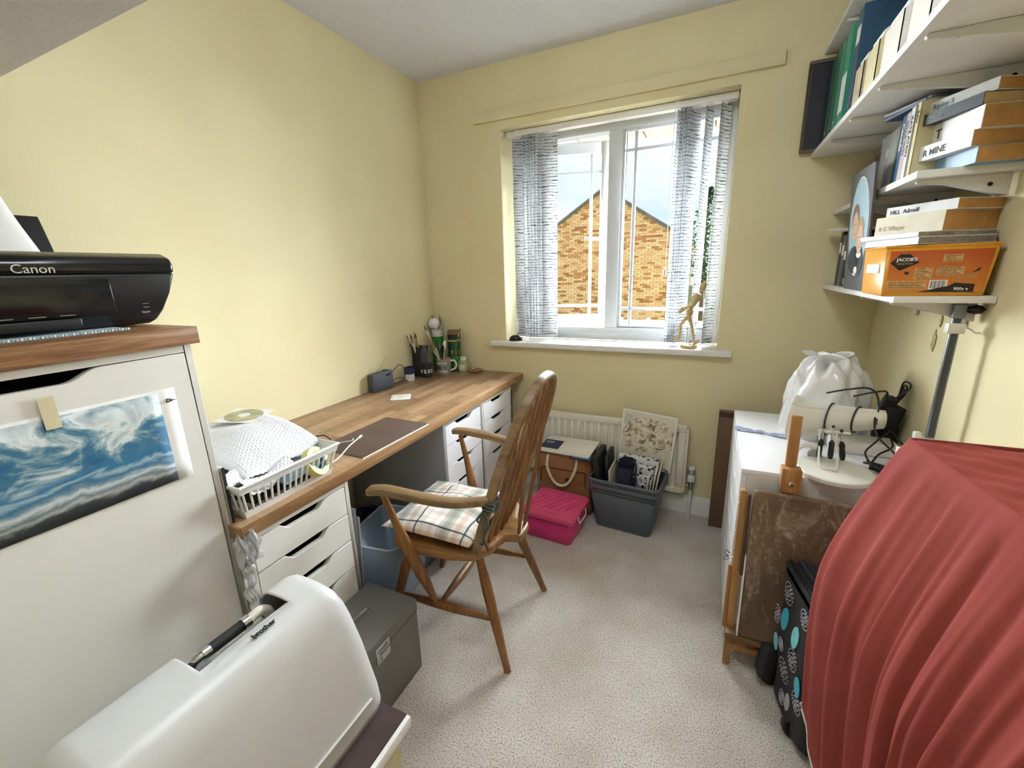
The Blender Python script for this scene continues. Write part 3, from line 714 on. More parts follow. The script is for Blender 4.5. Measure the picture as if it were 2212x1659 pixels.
def tslat(side, t):
    z0, z1 = .02, .08
    def P(z):
        x, y = lerp(bx_, tx_, z/hh)-.0015, lerp(by_, ty_, z/hh)-.0015
        return {'f': (x, lerp(-y, y, t), z), 'b': (-x, lerp(-y, y, t), z), 'l': (lerp(-x, x, t), -y, z), 'r': (lerp(-x, x, t), y, z)}[side]
    MB().tube([P(z0), P(z1)], .0034, 6).build('slat', WHITEP, ty)
for i in range(16):
    for sd in 'fb': tslat(sd, (i)/15*.96+.02)
for i in range(9):
    for sd in 'lr': tslat(sd, i/8*.94+.03)
# contents
o = B(-.085, .085, -.12, .115, 0, .012).build('book', mat('pale_book', '#d8cbb8', .6, var=.05)); place(o, (.505, -1.62, DZ+.0045)); tag(o, 'cream book with dark lettering flat in the bottom of the white tray', 'book')
text('All the of All loft', .018, (.0856, -.115, .0005), (0, 1, 0), (0, 0, 1), BLACKM, o, bold=.0006, extr=.0003)
o = B(-.07, .08, -.10, .10, 0, .028).build('card_bundle', mat('brown_bundle', '#3a322b', .7, var=.5, vscale=60, bump=.5)); place(o, (.50, -1.63, DZ+.017), .05); tag(o, 'dark bundle of papers inside the white tray', 'papers')
o = B(-.09, .09, -.085, .09, 0, .006).build('folder', mat('light_blue_card', '#a9c4da', .5, var=.08)); place(o, (.515, -1.575, DZ+.052), radians(8), (0, radians(6), radians(8))); tag(o, 'light blue folder lying in the right half of the white tray', 'folder')
tp = thing('tape_roll', 'roll of pale yellow masking tape standing in the white tray', 'tape', (.598, -1.530, DZ+.06), rot=(radians(0), radians(65), radians(20)))
MB().lathe([(.028, -.012), (.046, -.012), (.046, .012), (.028, .012), (.028, -.012)], (0, 0, 0), 28).build('tape', mat('yellow_tape', '#d9d389', .5, var=.05), tp)
MB().lathe([(.026, -.0125), (.0285, -.0125), (.0285, .0125), (.026, .0125), (.026, -.0125)], (0, 0, 0), 28).build('core', mat('blue_core', '#4a6d8c', .6), tp)
# bubble wrap parcel
BW = NB('bubble_wrap'); BW.set(Base_Color=(.90, .92, .95, 1), Roughness=.18); BW.b.inputs['Specular IOR Level'].default_value = .7; BW.b.inputs['Coat Weight'].default_value = .5; BUB = BW.m
def bubbles(x, y, s=.0098):
    r_ = y/(s*.866); j = round(r_); best = 9
    for jj in (j-1, j, j+1):
        ox = .5*(jj % 2); i = round(x/s-ox)
        for ii in (i-1, i, i+1):
            d = math.hypot(x-(ii+ox)*s, y-jj*s*.866); best = min(best, d)
    return sqrt(max(0, 1-(best/(s*.46))**2))
def pillow(u, v_, lx, ly, h_, amp):
    x, y = (u-.5)*lx, (v_-.5)*ly
    e_ = (1-abs(2*u-1)**3.2)*(1-abs(2*v_-1)**3.2); e_ = max(0, e_)**.5
    return x, y, e_*h_
bw = thing('bubble_wrap_parcel', 'flat parcel in bubble wrap lying across the white tray', 'parcel', (.372, -1.605, DZ+.116), radians(4))
def bwf(u, v_):
    x, y, h_ = pillow(u, v_, .37, .300, .060, 0)
    droop = -.03*max(0, (u-.62)/.38)**2-.02*max(0, .3-v_)
    wob = .006*sin(9*u+4*v_)+.004*sin(13*v_-5*u)
    return (x, y*(1-.12*u+.05*sin(3*u)), h_+droop+wob+.0036*bubbles(x, y))
MB().grid(bwf, 190, 140).build('wrap_top', BUB, bw)
MB().grid(lambda u, v_: (lambda p: (p[0]*.985, p[1]*.985, -.004-p[2]*.35-.05*max(0, (u-.62)/.38)**2))(pillow(u, v_, .37, .285, .06, 0)), 30, 24).build('wrap_underside', BUB, bw)
bs = thing('bubble_wrap_scrap', 'small crumpled piece of bubble wrap around a card in the tray front', 'packaging', (.560, -1.685, DZ+.085), radians(14))
def bsf(u, v_):
    x, y = (u-.5)*.10, (v_-.5)*.17
    return (x, y, .012*sin(5*v_+3*u)+.010*sin(11*u)-.15*x+.0035*bubbles(x, y, .010))
MB().grid(bsf, 60, 100).build('wrap', BUB, bs, solid=.001)
B(-.03, .04, -.06, .05, -.012, -.009).build('card_inside', mat('card_print', '#b99b7c', .6, var=.4, vscale=25), bs)
cdd = thing('disc_sleeve', 'disc in a white paper sleeve on top of the bubble wrap parcel', 'disc', (.325, -1.550, DZ+.184), rot=(radians(2), radians(3), radians(25)))
B(-.062, .062, -.062, .062, 0, .0015).build('sleeve', PAPER, cdd)
b = NB('disc_face'); v = b.coord(); b.color(b.ramp(b.noise(v, 22, 3), [(.3, '#8f8c6c'), (.7, '#c7c3a4')])); b.set(Roughness=.25, Metallic=.3)
MB().lathe([(.008, .0016), (.055, .0016), (.055, .0028), (.008, .0028), (.008, .0016)], (0, 0, 0), 36).build('disc', b.m, cdd)
MB().lathe([(.008, .0028), (.018, .0028), (.018, .0031), (.008, .0031), (.008, .0028)], (0, 0, 0), 24).build('disc_hub', PAPER, cdd)
dk = thing('black_pouch', 'shiny black pouch behind the bubble wrap parcel against the left wall', 'pouch', (.098, -1.66, DZ))
def pou(u, v_):
    a = 2*pi*u; t = v_*pi/2; r_ = 1+.08*sin(5*a)+.05*sin(9*a+2)
    return (.080*r_*cos(a)*cos(t)**.5, .10*r_*sin(a)*cos(t)**.5, .155*sin(t)**.8+.004*sin(7*a)*cos(t))
MB().grid(pou, 40, 12, closeu=True).build('pouch_body', mat('black_vinyl', '#17181a', .3, var=.2, bump=.4, bscale=30, bdist=.004), dk)
for i in range(5): MB().tube(catmull([(.03+.008*i, -.085, .06), (.012+.008*i, -.03, .147-.006*i), (.012+.008*i, .04, .148-.006*i), (.03+.008*i, .085, .07)], 5), .002, 5).build('rib', BLACKP, dk)
cb = MB().tube(catmull([(.42, -1.44, .75), (.41, -1.40, .79), (.43, -1.35, .795), (.47, -1.35, .77), (.49, -1.39, .741)], 6), .0022, 6).build('cable', BLACKM); tag(cb, 'black cable arching from the tray onto the desk', 'cable')
cb = thing('charger_cable', 'white charging cable lying over the corner of the brown desk mat', 'cable', (0, 0, DZ))
MB().tube(catmull([(.46, -1.45, .003), (.42, -1.38, .004), (.43, -1.30, .005), (.47, -1.26, .008), (.455, -1.24, .008)], 6), .002, 6).build('lead', WHITEP, cb)
MB().tube(catmull([(.55, -1.45, .003), (.54, -1.39, .006), (.50, -1.30, .009), (.475, -1.22, .010)], 6), .0024, 6).build('lead', WHITEP, cb)
MB().obox((.477, -1.225, .011), (.008, .03, .006), (0, 0, radians(20))).build('plug', WHITEP, cb, bevel=.001)
wc = thing('canvas_board', 'thin white canvas board standing between the tray and the tall cabinet', 'canvas', (.49, -1.790, DZ), rot=(0, 0, 0))
B(-.20, .098, -.003, .003, 0, .155).build('board', PAPER, wc); B(.098, .1, -.0035, .0035, 0, .155).build('board_edge', BLACKM, wc)
# cling film scrap hanging at the desk end
cf_ = thing('plastic_film', 'crumpled strip of clear plastic film hanging at the near desk corner', 'packaging', (.612, -1.800, .40))
rr = random.Random(5)
def cff(u, v_):
    z = .32*v_; w_ = .035 if v_ < .75 else .06
    k = .012 if v_ > .7 else .003
    return (.012+k*sin(31*u+19*v_)+(.02 if v_ > .75 else 0)+.004*sin(50*v_), (u-.5)*w_+.004*sin(23*v_), z+(k*sin(41*u)))
FILM = NB('plastic_film'); FILM.set(Base_Color=(.97, .97, .98, 1), Roughness=.12); FILM.b.inputs['Alpha'].default_value = .4
MB().grid(cff, 16, 40).build('film', FILM.m, cf_, solid=.0004)

# ================================================================== armchair
ch = thing('windsor_armchair', 'wooden spindle back windsor armchair drawn up at the desk', 'chair', (.86, -1.12, 0), radians(3))
half = [(-.205, 0), (-.203, .10), (-.195, .175), (-.170, .215), (-.12, .232), (-.03, .228), (.07, .218), (.14, .198), (.178, .150), (.190, .095), (.200, .062), (.225, .050), (.250, .046), (.256, .03), (.257, 0)]
outl = half+[(x, -y) for x, y in half[-2:0:-1]]
# saddle seat: rings from the outline inwards
def seat_mesh():
    m = MB(); N = len(outl); rings = []
    for k, z, s in ((0, .402, .94), (1, .405, .985), (2, .418, 1.), (3, .430, .995), (4, .435, .97), (5, .432, .85), (6, .427, .6), (7, .425, .3)):
        rings.append([(-.01+(x+.01)*s, y*s, z) for x, y in outl])
    vs = [p for r_ in rings for p in r_]; fs = []
    for j in range(len(rings)-1):
        for i in range(N): fs.append((j*N+i, j*N+(i+1) % N, (j+1)*N+(i+1) % N, (j+1)*N+i))
    fs.append(tuple(range(N-1, -1, -1))); fs.append(tuple(range((len(rings)-1)*N, len(rings)*N)))
    return m.add(vs, fs)
seat_mesh().build('seat', CHAIRS, ch, ang=50)
def turned(a, b_, prof, n=14, seg=10):
    a, b_ = Vector(a), Vector(b_); pts = []; rs = []
    for i in range(n+1):
        t = i/n; pts.append(a.lerp(b_, t))
        for (t0, r0), (t1, r1) in zip(prof, prof[1:]):
            if t0 <= t <= t1+1e-9:
                k = (t-t0)/(t1-t0); k = k*k*(3-2*k); rs.append(r0+(r1-r0)*k); break
    return MB().tube(pts, rs, seg)
LEGP = [(0, .013), (.35, .0195), (.6, .0175), (1, .0125)]
legs = {}
for s in (-1, 1):
    legs['r', s] = ((.125, s*.140, .41), (.255, s*.210, 0)); legs['f', s] = ((-.135, s*.150, .41), (-.250, s*.195, 0))
    for k in 'rf': turned(*legs[k, s], LEGP).build('leg', CHAIRW, ch)
def on(k, s, z):
    a, b_ = (Vector(q) for q in legs[k, s]); return a.lerp(b_, (.41-z)/.41)
STP = [(0, .009), (.45, .0165), (.55, .0165), (1, .009)]
for s in (-1, 1): turned(on('f', s, .165), on('r', s, .175), STP).build('stretcher', CHAIRW, ch)
mid = lambda s: on('f', s, .165).lerp(on('r', s, .175), .45)
turned(mid(-1), mid(1), STP).build('stretcher', CHAIRW, ch)
# arm posts run past the seat edge down to the side stretchers
APP = [(0, .010), (.25, .0125), (.50, .021), (.62, .021), (1, .009)]
for s in (-1, 1):
    a = Vector((-.150, s*.272, .652)); c = Vector((-.085, s*.240, .42)); e_ = on('f', s, .165).lerp(on('r', s, .175), .42)
    pts = catmull([a, c, e_], 8); n = len(pts)-1; rs = []
    for i in range(n+1):
        t = i/n
        for (t0, r0), (t1, r1) in zip(APP, APP[1:]):
            if t0 <= t <= t1+1e-9: k = (t-t0)/(t1-t0); k = k*k*(3-2*k); rs.append(r0+(r1-r0)*k); break
    MB().tube(pts, rs, 10).build('arm_post', CHAIRW, ch)
# bow
def bowx(z): return .140+(z-.43)*.335
bp = [(-.178, .43), (-.198, .56), (-.207, .68), (-.203, .78), (-.180, .88), (-.135, .96), (-.070, 1.004), (0, 1.015)]
bp = bp+[(-y, z) for y, z in bp[-2::-1]]
pts = catmull([(bowx(z), y, z) for y, z in bp], 5)
def ribbon(pts, wid, thk, nrm):
    vs = []; fs = []; n = len(pts); K = 10
    for i, p in enumerate(pts):
        t = (pts[min(i+1, n-1)]-pts[max(i-1, 0)]).normalized(); N_ = Vector(nrm(i, p)); N_ = (N_-t*N_.dot(t)).normalized(); S_ = t.cross(N_)
        wv_ = wid(i/(n-1)) if callable(wid) else wid; th_ = thk(i/(n-1)) if callable(thk) else thk
        for k in range(K):
            a = 2*pi*k/K; ca, sa = cos(a), sin(a)
            ca = math.copysign(abs(ca)**.6, ca); sa = math.copysign(abs(sa)**.6, sa)
            vs.append(p+S_*ca*wv_/2+N_*sa*th_/2)
    for i in range(n-1):
        for k in range(K): fs.append((i*K+k, i*K+(k+1) % K, (i+1)*K+(k+1) % K, (i+1)*K+k))
    fs.append(tuple(range(K-1, -1, -1))); fs.append(tuple(range((n-1)*K, n*K)))
    return MB().add(vs, fs)
ribbon(pts, .024, .032, lambda i, p: (1, 0, -.33)).build('back_bow', CHAIRA, ch)
def bowat(y):  # z of bow at this y (upper part)
    best = None
    for a, b_ in zip(bp, bp[1:]):
        if a[1] >= .85 or b_[1] >= .85:
            if (a[0]-y)*(b_[0]-y) <= 0:
                t = (y-a[0])/((b_[0]-a[0]) or 1); return a[1]+(b_[1]-a[1])*t
    return 1.0
SPP = [(0, .0065), (.3, .0085), (1, .0055)]
for i, y0 in enumerate((-.115, -.069, -.023, .023, .069, .115)):
    y1 = y0*1.22; z1 = bowat(y1)-.006
    turned((.158-.1*abs(y0)+.01, y0, .428), (bowx(z1), y1, z1), SPP, 10, 8).build('spindle', CHAIRW, ch)
for s in (-1, 1):
    y1 = s*.105; z1 = bowat(y1)-.01
    turned((.238, s*.030, .428), (bowx(z1)+.004, y1, z1), SPP, 10, 8).build('brace_spindle', CHAIRW, ch)
for s in (-1, 1):
    ap = catmull([(-.185, s*.288, .662), (-.13, s*.280, .668), (-.03, s*.276, .664), (.08, s*.262, .655), (.15, s*.236, .652), (.212, s*.209, .656)], 6)
    ribbon(ap, lambda t: .050-.018*t if t < .9 else .034, lambda t: .026+.004*sin(pi*t), lambda i, p: (0, 0, 1)).build('arm', CHAIRA, ch)
# cushion
b = NB('plaid_fabric'); v = b.coord(); q = b.xyz(v)
def band(axis, freq, off, stops): return b.ramp(b.math('FRACT', b.math('ADD', b.math('MULTIPLY', q[axis], freq), off)), stops, 'CONSTANT')
st = lambda: [(0, '#fbf9f6'), (.12, '#f4ece6'), (.2, '#fdfcfa'), (.30, '#d8d8d2'), (.38, '#b9beb5'), (.5, '#d4d4cb'), (.56, '#fbf8f4'), (.64, '#f2e0d4'), (.74, '#fbf9f6'), (.83, '#666d7e'), (.86, '#fbf9f6'), (.95, '#f3e9df')]
A_ = band(0, 5.2, .1, st()); B_ = band(1, 5.2, .62, st())
nn = b.noise(v, 420, 2)
b.color(b.mix(1., A_, B_, 'MULTIPLY')); b.set(Roughness=.9); b.bump(nn, .3, .0008); PLAID = b.m
cs = thing('plaid_cushion', 'cream and green plaid cushion on the armchair seat', 'cushion', (.818, -1.145, .4375), radians(1.5))
def cus(sgn):
    def fn(u, v_):
        a, c = 2*u-1, 2*v_-1; e_ = (max(0, 1-abs(a)**2.6)*max(0, 1-abs(c)**2.6))**.55
        pin = 1-.06*(1-abs(a)**2)*abs(c)**3; pin2 = 1-.06*(1-abs(c)**2)*abs(a)**3
        wr = .004*sin(6*a+5*c)*e_+.003*sin(13*c-4*a)*e_
        tilt = .012*(c < 0)*(-c)*0
        return (a*.183*pin2, c*.186*pin, .030+(.045*e_+wr if sgn > 0 else -.030*e_))
    return fn
m = MB().grid(cus(1), 40, 40).grid(cus(-1), 40, 40); m.build('cover', PLAID, cs, ang=180)
TIE = mat('tie_fabric', '#4e5552', .9, var=.2, vscale=80)
tt = Vector((1.078, -1.318, .655))-Vector((.818, -1.145, .4375))
m = MB()
for k in range(3):
    z = tt.z-.012*k; m.tube([(tt.x+.026*cos(a), tt.y+.024*sin(a), z+.004*sin(2*a)) for a in [2*pi*i/14 for i in range(15)]], .004, 6)
m.tube(catmull([(tt.x-.005, tt.y-.024, tt.z-.03), (tt.x+.006, tt.y-.03, tt.z-.07), (tt.x-.012, tt.y-.028, tt.z-.12), (tt.x-.004, tt.y-.02, tt.z-.17)], 5), .0045, 6)
m.tube(catmull([(tt.x-.01, tt.y-.024, tt.z-.03), (tt.x-.03, tt.y-.034, tt.z-.06), (tt.x-.006, tt.y-.034, tt.z-.075), (tt.x-.02, tt.y-.02, tt.z-.15), (tt.x-.06, tt.y+.02, tt.z-.18)], 5), .004, 6)
m.build('tie', TIE, cs)

# ================================================================== under the desk
BINP = NB('blue_translucent_plastic'); BINP.set(Base_Color=(*lin('#a9bcd0'), 1), Roughness=.3); BINP.b.inputs['Alpha'].default_value = .82; BINP.b.inputs['Transmission Weight'].default_value = .25; BINM = BINP.m
MATS['bin'] = BINM
bn = thing('plastic_bin', 'pale blue translucent plastic bin under the desk in front of the chair', 'bin', (.490, -1.145, 0), radians(8))
def rrect(hx, hy, r_, n=5):
    p = []
    for cx_, cy_, a0 in ((hx-r_, hy-r_, 0), (-hx+r_, hy-r_, pi/2), (-hx+r_, -hy+r_, pi), (hx-r_, -hy+r_, 1.5*pi)):
        for i in range(n+1): p.append((cx_+r_*cos(a0+i*pi/2/n), cy_+r_*sin(a0+i*pi/2/n)))
    return p
def tub(m, secs, r_=.03, n=5, close=True):
    vs = []; fs = []; N = 4*(n+1)
    for hx, hy, z in secs: vs += [(x, y, z) for x, y in rrect(hx, hy, r_, n)]
    for j in range(len(secs)-1):
        for i in range(N): fs.append((j*N+i, j*N+(i+1) % N, (j+1)*N+(i+1) % N, (j+1)*N+i))
    if close: fs.append(tuple(range(N-1, -1, -1)))
    return m.add(vs, fs)
tub(MB(), [(.088, .118, .002), (.092, .122, .012), (.120, .150, .315)], .035).build('bin_wall', BINM, bn, solid=.0025)
m = MB(); N = 24; rr_ = rrect(.122, .152, .036); m.tube([(x, y, .316) for x, y in rr_+rr_[:1]], .004, 6); m.build('rim', mat('pale_blue_rim', '#c3d1dd', .35), bn)
o = thing('grey_board', 'tall dark grey board leaning in the kneehole against the drawer unit', 'board', (.40, -1.425, 0), rot=(radians(-2.5), 0, 0))
B(-.22, .19, -.006, .006, 0, .56).build('board', mat('dark_grey_board', '#5d5e62', .6, var=.06), o, bevel=.001)
B(-.22, .19, .0061, .0066, .0, .56).build('facing', mat('grey_facing', '#77787b', .6), o)
o = thing('grey_folder', 'thin grey portfolio leaning on the board in the kneehole', 'folder', (.40, -1.395, 0), rot=(radians(-4), 0, 0))
B(-.20, .16, -.003, .003, 0, .50).build('cover', mat('mid_grey_card', '#808186', .6), o); B(-.20, .16, .0035, .005, .004, .498).build('pages', PAPER, o)
def crumple(rx, ry, rz, sd, n=26):
    r_ = random.Random(sd); ph = [r_.uniform(0, 6) for _ in range(6)]
    def fn(u, v_):
        a = 2*pi*u; t = v_*pi/2; k = 1+.12*sin(3*a+ph[0])+.08*sin(7*a+ph[1]+3*t)+.05*sin(11*a+ph[2])
        return (rx*k*cos(a)*cos(t)**.6, ry*k*sin(a)*cos(t)**.6, rz*sin(t)*(1+.1*sin(4*a+ph[3])))
    return MB().grid(fn, n, 9, closeu=True)
o = thing('carrier_bag', 'crumpled navy and red carrier bag on the floor deep under the desk', 'bag', (.24, -.99, 0))
crumple(.13, .10, .24, 2).build('bag_body', mat('navy_bag', '#2d3a5e', .5, var=.2), o)
MB().tube(catmull([(.08, -.05, .19), (.10, -.02, .25), (.09, .03, .25), (.07, .06, .20)], 5), .012, 8, flat=.4).build('handle', mat('red_bag', '#8d2f35', .5), o)
o = thing('storage_crate', 'small blue grey crate on the floor behind the plastic bin', 'crate', (.47, -.955, 0))
tub(MB(), [(.07, .055, .002), (.075, .06, .11)], .012).build('crate_wall', mat('blue_grey_plastic', '#6f8296', .45), o, solid=.003)
m = MB(); rr_ = rrect(.076, .061, .012); m.tube([(x, y, .111) for x, y in rr_+rr_[:1]], .003, 6); m.build('rim', mat('blue_grey_plastic', '#6f8296', .45), o)
# dark bag between the last drawer unit and the window wall
o = thing('patterned_bag', 'dark patterned cloth bag squeezed between the drawers and the window wall', 'bag', (.46, -.080, 0))
b = NB('dark_pattern_cloth'); v = b.coord(); vo = b.n('ShaderNodeTexVoronoi'); vo.inputs['Scale'].default_value = 38; b.l(v, vo.inputs[0])
b.color(b.ramp(vo.outputs[0], [(.15, '#8a7f6c'), (.35, '#3a3733'), (.6, '#1c1d21')])); b.set(Roughness=.85); DKP = b.m
def bagf(u, v_):
    a = 2*pi*u; k = 1-.15*v_+.05*sin(5*a+4*v_)
    return (.14*k*math.copysign(abs(cos(a))**.5, cos(a)), .055*k*math.copysign(abs(sin(a))**.5, sin(a)), .60*v_+.012*sin(3*a)*v_)
MB().grid(bagf, 36, 12, closeu=True).build('bag_body', DKP, o)
MB().tube(catmull([(.10, 0, .58), (.12, 0, .64), (.04, .01, .66), (-.02, 0, .60)], 6), .008, 8).build('handle', BLACKM, o)

# grey deed box
gb_ = thing('metal_box', 'grey metal deed box with chrome catch on the carpet beside the drawers', 'box', (.733, -1.588, 0))
GRYM = mat('grey_painted_metal', '#77756f', .42, .15, var=.05, bump=.15, bscale=200)
B(-.104, .104, -.172, .172, .002, .238).build('box_body', GRYM, gb_, bevel=.003)
B(-.106, .106, -.174, .174, .239, .286).build('lid', GRYM, gb_, bevel=.004)
B(.104, .109, -.030, .030, .205, .265).build('catch_plate', CHROME, gb_, bevel=.001)
MB().tube([(.112, -.02, .245), (.114, .02, .245)], .005, 8).build('catch_bar', CHROME, gb_); B(.108, .113, -.012, .012, .21, .235).build('hasp', CHROME, gb_, bevel=.002)
m = MB().tube(catmull([(0, -.06, .286), (0, -.055, .305), (0, .055, .305), (0, .06, .286)], 5), .004, 8); m.build('handle', CHROME, gb_)

# ================================================================== under the window
rad = thing('radiator', 'cream panel radiator on the wall below the window', 'radiator', (0, 0, 0))
x0, x1, rz0, rz1, ry = .62, 1.600, .14, .535, -.070
m = MB(); prof = []
n = 23; px_ = (x1-x0-.06)/n; pts = [(x0, ry+.004)]
pts.append((x0+.028, ry))
for i in range(n):
    a = x0+.03+i*px_
    pts += [(a+.005, ry), (a+.011, ry+.017), (a+px_-.013, ry+.017), (a+px_-.007, ry)]
pts += [(x1-.004, ry), (x1, ry+.006), (x1, ry+.024), (x0, ry+.024)]
m.prism(pts, lambda u, v_, w_: (u, v_, w_), rz0+.035, rz1-.040)
m.build('front_panel', RADW, rad, bevel=.0015, seg=1)
m = MB().box(x0, x1, ry+.0005, ry+.022, rz1-.042, rz1).box(x0, x1, ry+.0005, ry+.022, rz0, rz0+.037); m.build('seam_rail', RADW, rad, bevel=.006, seg=3)
B(x0+.02, x1-.02, ry+.025, -.004, rz0+.04, rz1-.04).build('rear_fins', RADW, rad)
B(x1-.001, x1+.012, ry+.004, -.03, rz0+.01, rz1-.02).build('end_panel', RADW, rad, bevel=.003)
# valve
vx = 1.640; vy = -.045
MB().tube([(vx-.035, vy, .185), (vx, vy, .185)], .009, 10).build('valve_tail', mat('brass', '#a58a55', .35, .9), rad)
MB().lathe([(.0, .165), (.012, .165), (.013, .20), (.011, .215), (0, .215)], (vx, vy, 0), 14).build('valve_body', CHROME, rad)
MB().lathe([(.0, .215), (.018, .215), (.020, .22), (.020, .245), (.017, .25), (.017, .29), (.015, .297), (0, .298)], (vx, vy, 0), 20).build('valve_head', WHITEP, rad)
for i in range(5):
    a = -pi/2+(i-2)*.5; MB().obox((vx+.0172*cos(a), vy+.0172*sin(a), .270), (.003, .003, .03), (0, 0, a)).build('valve_slot', BLACKM, rad)
MB().tube([(vx, vy, .17), (vx, vy, .0)], .0075, 10).build('pipe', GLOSSW, rad)

# pink box
PINK = mat('pink_plastic', '#d63a7c', .35, var=.05); PINKL = mat('pink_lid_plastic', '#e0507f', .38, var=.05)
pk = thing('storage_box', 'bright pink plastic storage box with ribbed lid under the window', 'box', (1.000, -.445, 0), radians(-4))
tub(MB(), [(.118, .108, .002), (.122, .112, .008), (.134, .122, .130)], .02).build('box_wall', PINK, pk, solid=.003)
m = MB(); tub(m, [(.143, .131, .128), (.145, .133, .133), (.145, .133, .150), (.138, .126, .160), (.05, .05, .160)], .022); N = 24
m.f = m.f[:-1]+[tuple(range(len(m.v)-N, len(m.v)))]
m.build('lid', PINKL, pk, ang=30)
for i in range(7):
    x = -.105+i*.035
    MB().obox((x, 0 if i % 2 else .01, .1620), (.0055, .20-.02*abs(i-3), .006), (0, 0, radians(-28))).build('lid_rib', PINKL, pk, bevel=.001)
m = MB().box(-.118, .118, -.106, -.101, .160, .1632).box(-.118, .118, .101, .106, .160, .1632).box(-.120, -.115, -.106, .106, .160, .1632).box(.115, .120, -.106, .106, .160, .1632); m.build('lid_border', PINKL, pk, bevel=.001)
MB().tube(catmull([(.146, -.05, .14), (.150, -.05, .11), (.148, -.03, .098), (.148, .04, .098), (.150, .05, .11), (.146, .05, .14)], 4), .003, 6).build('clip_handle', WHITEP, pk)
# jute bag with papers
JUTE = mat('tan_jute', '#9a6c48', .85, var=.12, vscale=20, bump=.5, bscale=300, bdist=.001)
jb = thing('jute_bag', 'tan jute shopping bag with cream rope handles behind the pink box', 'bag', (.975, -.175, 0))
m = MB()
def jf(u, v_):
    a = 2*pi*u; k = 1-.04*v_
    return (.165*k*math.copysign(abs(cos(a))**.28, cos(a)), .078*k*math.copysign(abs(sin(a))**.28, sin(a)), .35*v_)
MB().grid(jf, 48, 8, closeu=True).build('bag_body', JUTE, jb, solid=.002)
DKPR = mat('dark_stitch_print', '#4a2f1c', .8)
for i in range(26): B(-.125+i*.01, -.119+i*.01, -.0815, -.079, .255, .262).build('border_mark', DKPR, jb)
for i in range(9): B(.128, .134, -.0815, -.078, .17+i*.0095, .176+i*.0095).build('border_mark', DKPR, jb)
for i in range(9): B(-.134, -.128, -.0815, -.078, .17+i*.0095, .176+i*.0095).build('border_mark', DKPR, jb)
MB().ball((.03, -.081, .195), (.016, .002, .018), 12, 8).build('badge', DKPR, jb)
ROPE = mat('cream_rope', '#ddd2bd', .85, var=.1, bump=.5, bscale=200)
MB().tube(catmull([(-.085, -.080, .34), (-.088, -.092, .27), (-.05, -.096, .19), (.0, -.098, .168), (.045, -.096, .20), (.078, -.092, .28), (.083, -.080, .345)], 6), .008, 8).build('rope_handle', ROPE, jb)
MB().tube(catmull([(-.085, .080, .34), (-.07, .090, .25), (.05, .090, .24), (.083, .080, .34)], 6), .008, 8).build('rope_handle', ROPE, jb)
pp = thing('document_papers', 'white papers and brochure spilling over the top of the jute bag', 'papers', (.985, -.19, .372), rot=(radians(8), radians(-2), radians(-6)))
B(-.155, .155, -.085, .085, 0, .006).build('stack', PAPER, pp)
B(-.14, .16, -.075, .09, .006, .012).build('stack', mat('cream_paper', '#ece4d4', .7), pp, bevel=.001)
B(-.148, -.035, -.060, .035, .0123, .0131).build('brochure', mat('navy_brochure', '#26364f', .5, var=.1), pp)
text('RS\u00b7LAND', .012, (-.135, .008, .0133), (1, 0, 0), (0, 1, 0), PAPER, pp, bold=.0003); text('Assessment', .009, (-.135, -.006, .0133), (1, 0, 0), (0, 1, 0), PAPER, pp)
B(.06, .165, -.088, -.045, -.010, -.0005).build('blue_booklet', mat('blue_booklet', '#3f6a95', .5), pp); B(.05, .150, -.087, -.06, -.018, -.0105).build('black_binder_edge', BLACKM, pp)
# grey weave baskets
b = NB('grey_weave_plastic'); v = b.coord(); q = b.xyz(v)
hor = b.math('ADD', q[0], q[1]); sx_ = b.math('FRACT', b.math('MULTIPLY', hor, 62)); row = b.math('MULTIPLY', q[2], 105)
sh = b.math('FRACT', b.math('ADD', b.math('MULTIPLY', hor, 62), b.math('MULTIPLY', b.math('FLOOR', row), .5)))
fz = b.math('FRACT', row); hole = b.math('MULTIPLY', b.math('LESS_THAN', sh, .55), b.math('LESS_THAN', fz, .42))
msk = b.math('LESS_THAN', b.math('ABSOLUTE', b.math('SUBTRACT', q[2], .125)), .105)
hole = b.math('MULTIPLY', hole, msk)
b.color(b.mix(hole, '#565c66', '#24272c')); b.set(Roughness=.45); b.bump(b.math('SUBTRACT', 1., hole), .8, .003); WEAVE = b.m
GRY2 = mat('grey_basket_plastic', '#555b65', .45)
def basket(label, zoff, loc):
    o = thing('storage_basket', label, 'basket', loc, radians(-4), 'nested grey baskets under the window')
    tub(MB(), [(.142, .105, .002), (.145, .108, .01), (.172, .130, .225)], .025).build('basket_wall', WEAVE, o, solid=.003)
    m = MB(); tub(m, [(.171, .129, .218), (.178, .136, .218), (.180, .138, .222), (.181, .139, .250), (.178, .136, .253), (.173, .131, .253)], .028, close=False)
    m.build('rim', GRY2, o, solid=.002)
    m = MB()
    for i in range(22):
        x = -.155+i*.0148; m.box(x, x+.009, -.1405, -.1375, .230, .240)
    m.build('rim_slot', BLACKM, o)
    return o
basket('grey woven plastic basket standing on the carpet, lower of the nested pair', 0, (1.335, -.226, 0))
basket('grey woven plastic basket nested in the other, holding folders and papers', .035, (1.335, -.226, .034))
zb_ = .045
def leaf(name, label, cat, x, y, w_, h_, t_, m_, rx=0, rz=0, ry=0, z=zb_, bev=.001, group=None):
    o = B(-w_/2, w_/2, -t_/2, t_/2, 0, h_).build(name, m_, bevel=bev); place(o, (x, y, z), rot=(radians(rx), radians(ry), radians(rz))); tag(o, label, cat, group); return o
FLOR = NB('flower_print'); b = FLOR; v = b.coord(); vo = b.n('ShaderNodeTexVoronoi'); vo.inputs['Scale'].default_value = 16; b.l(b.coord(), vo.inputs[0])
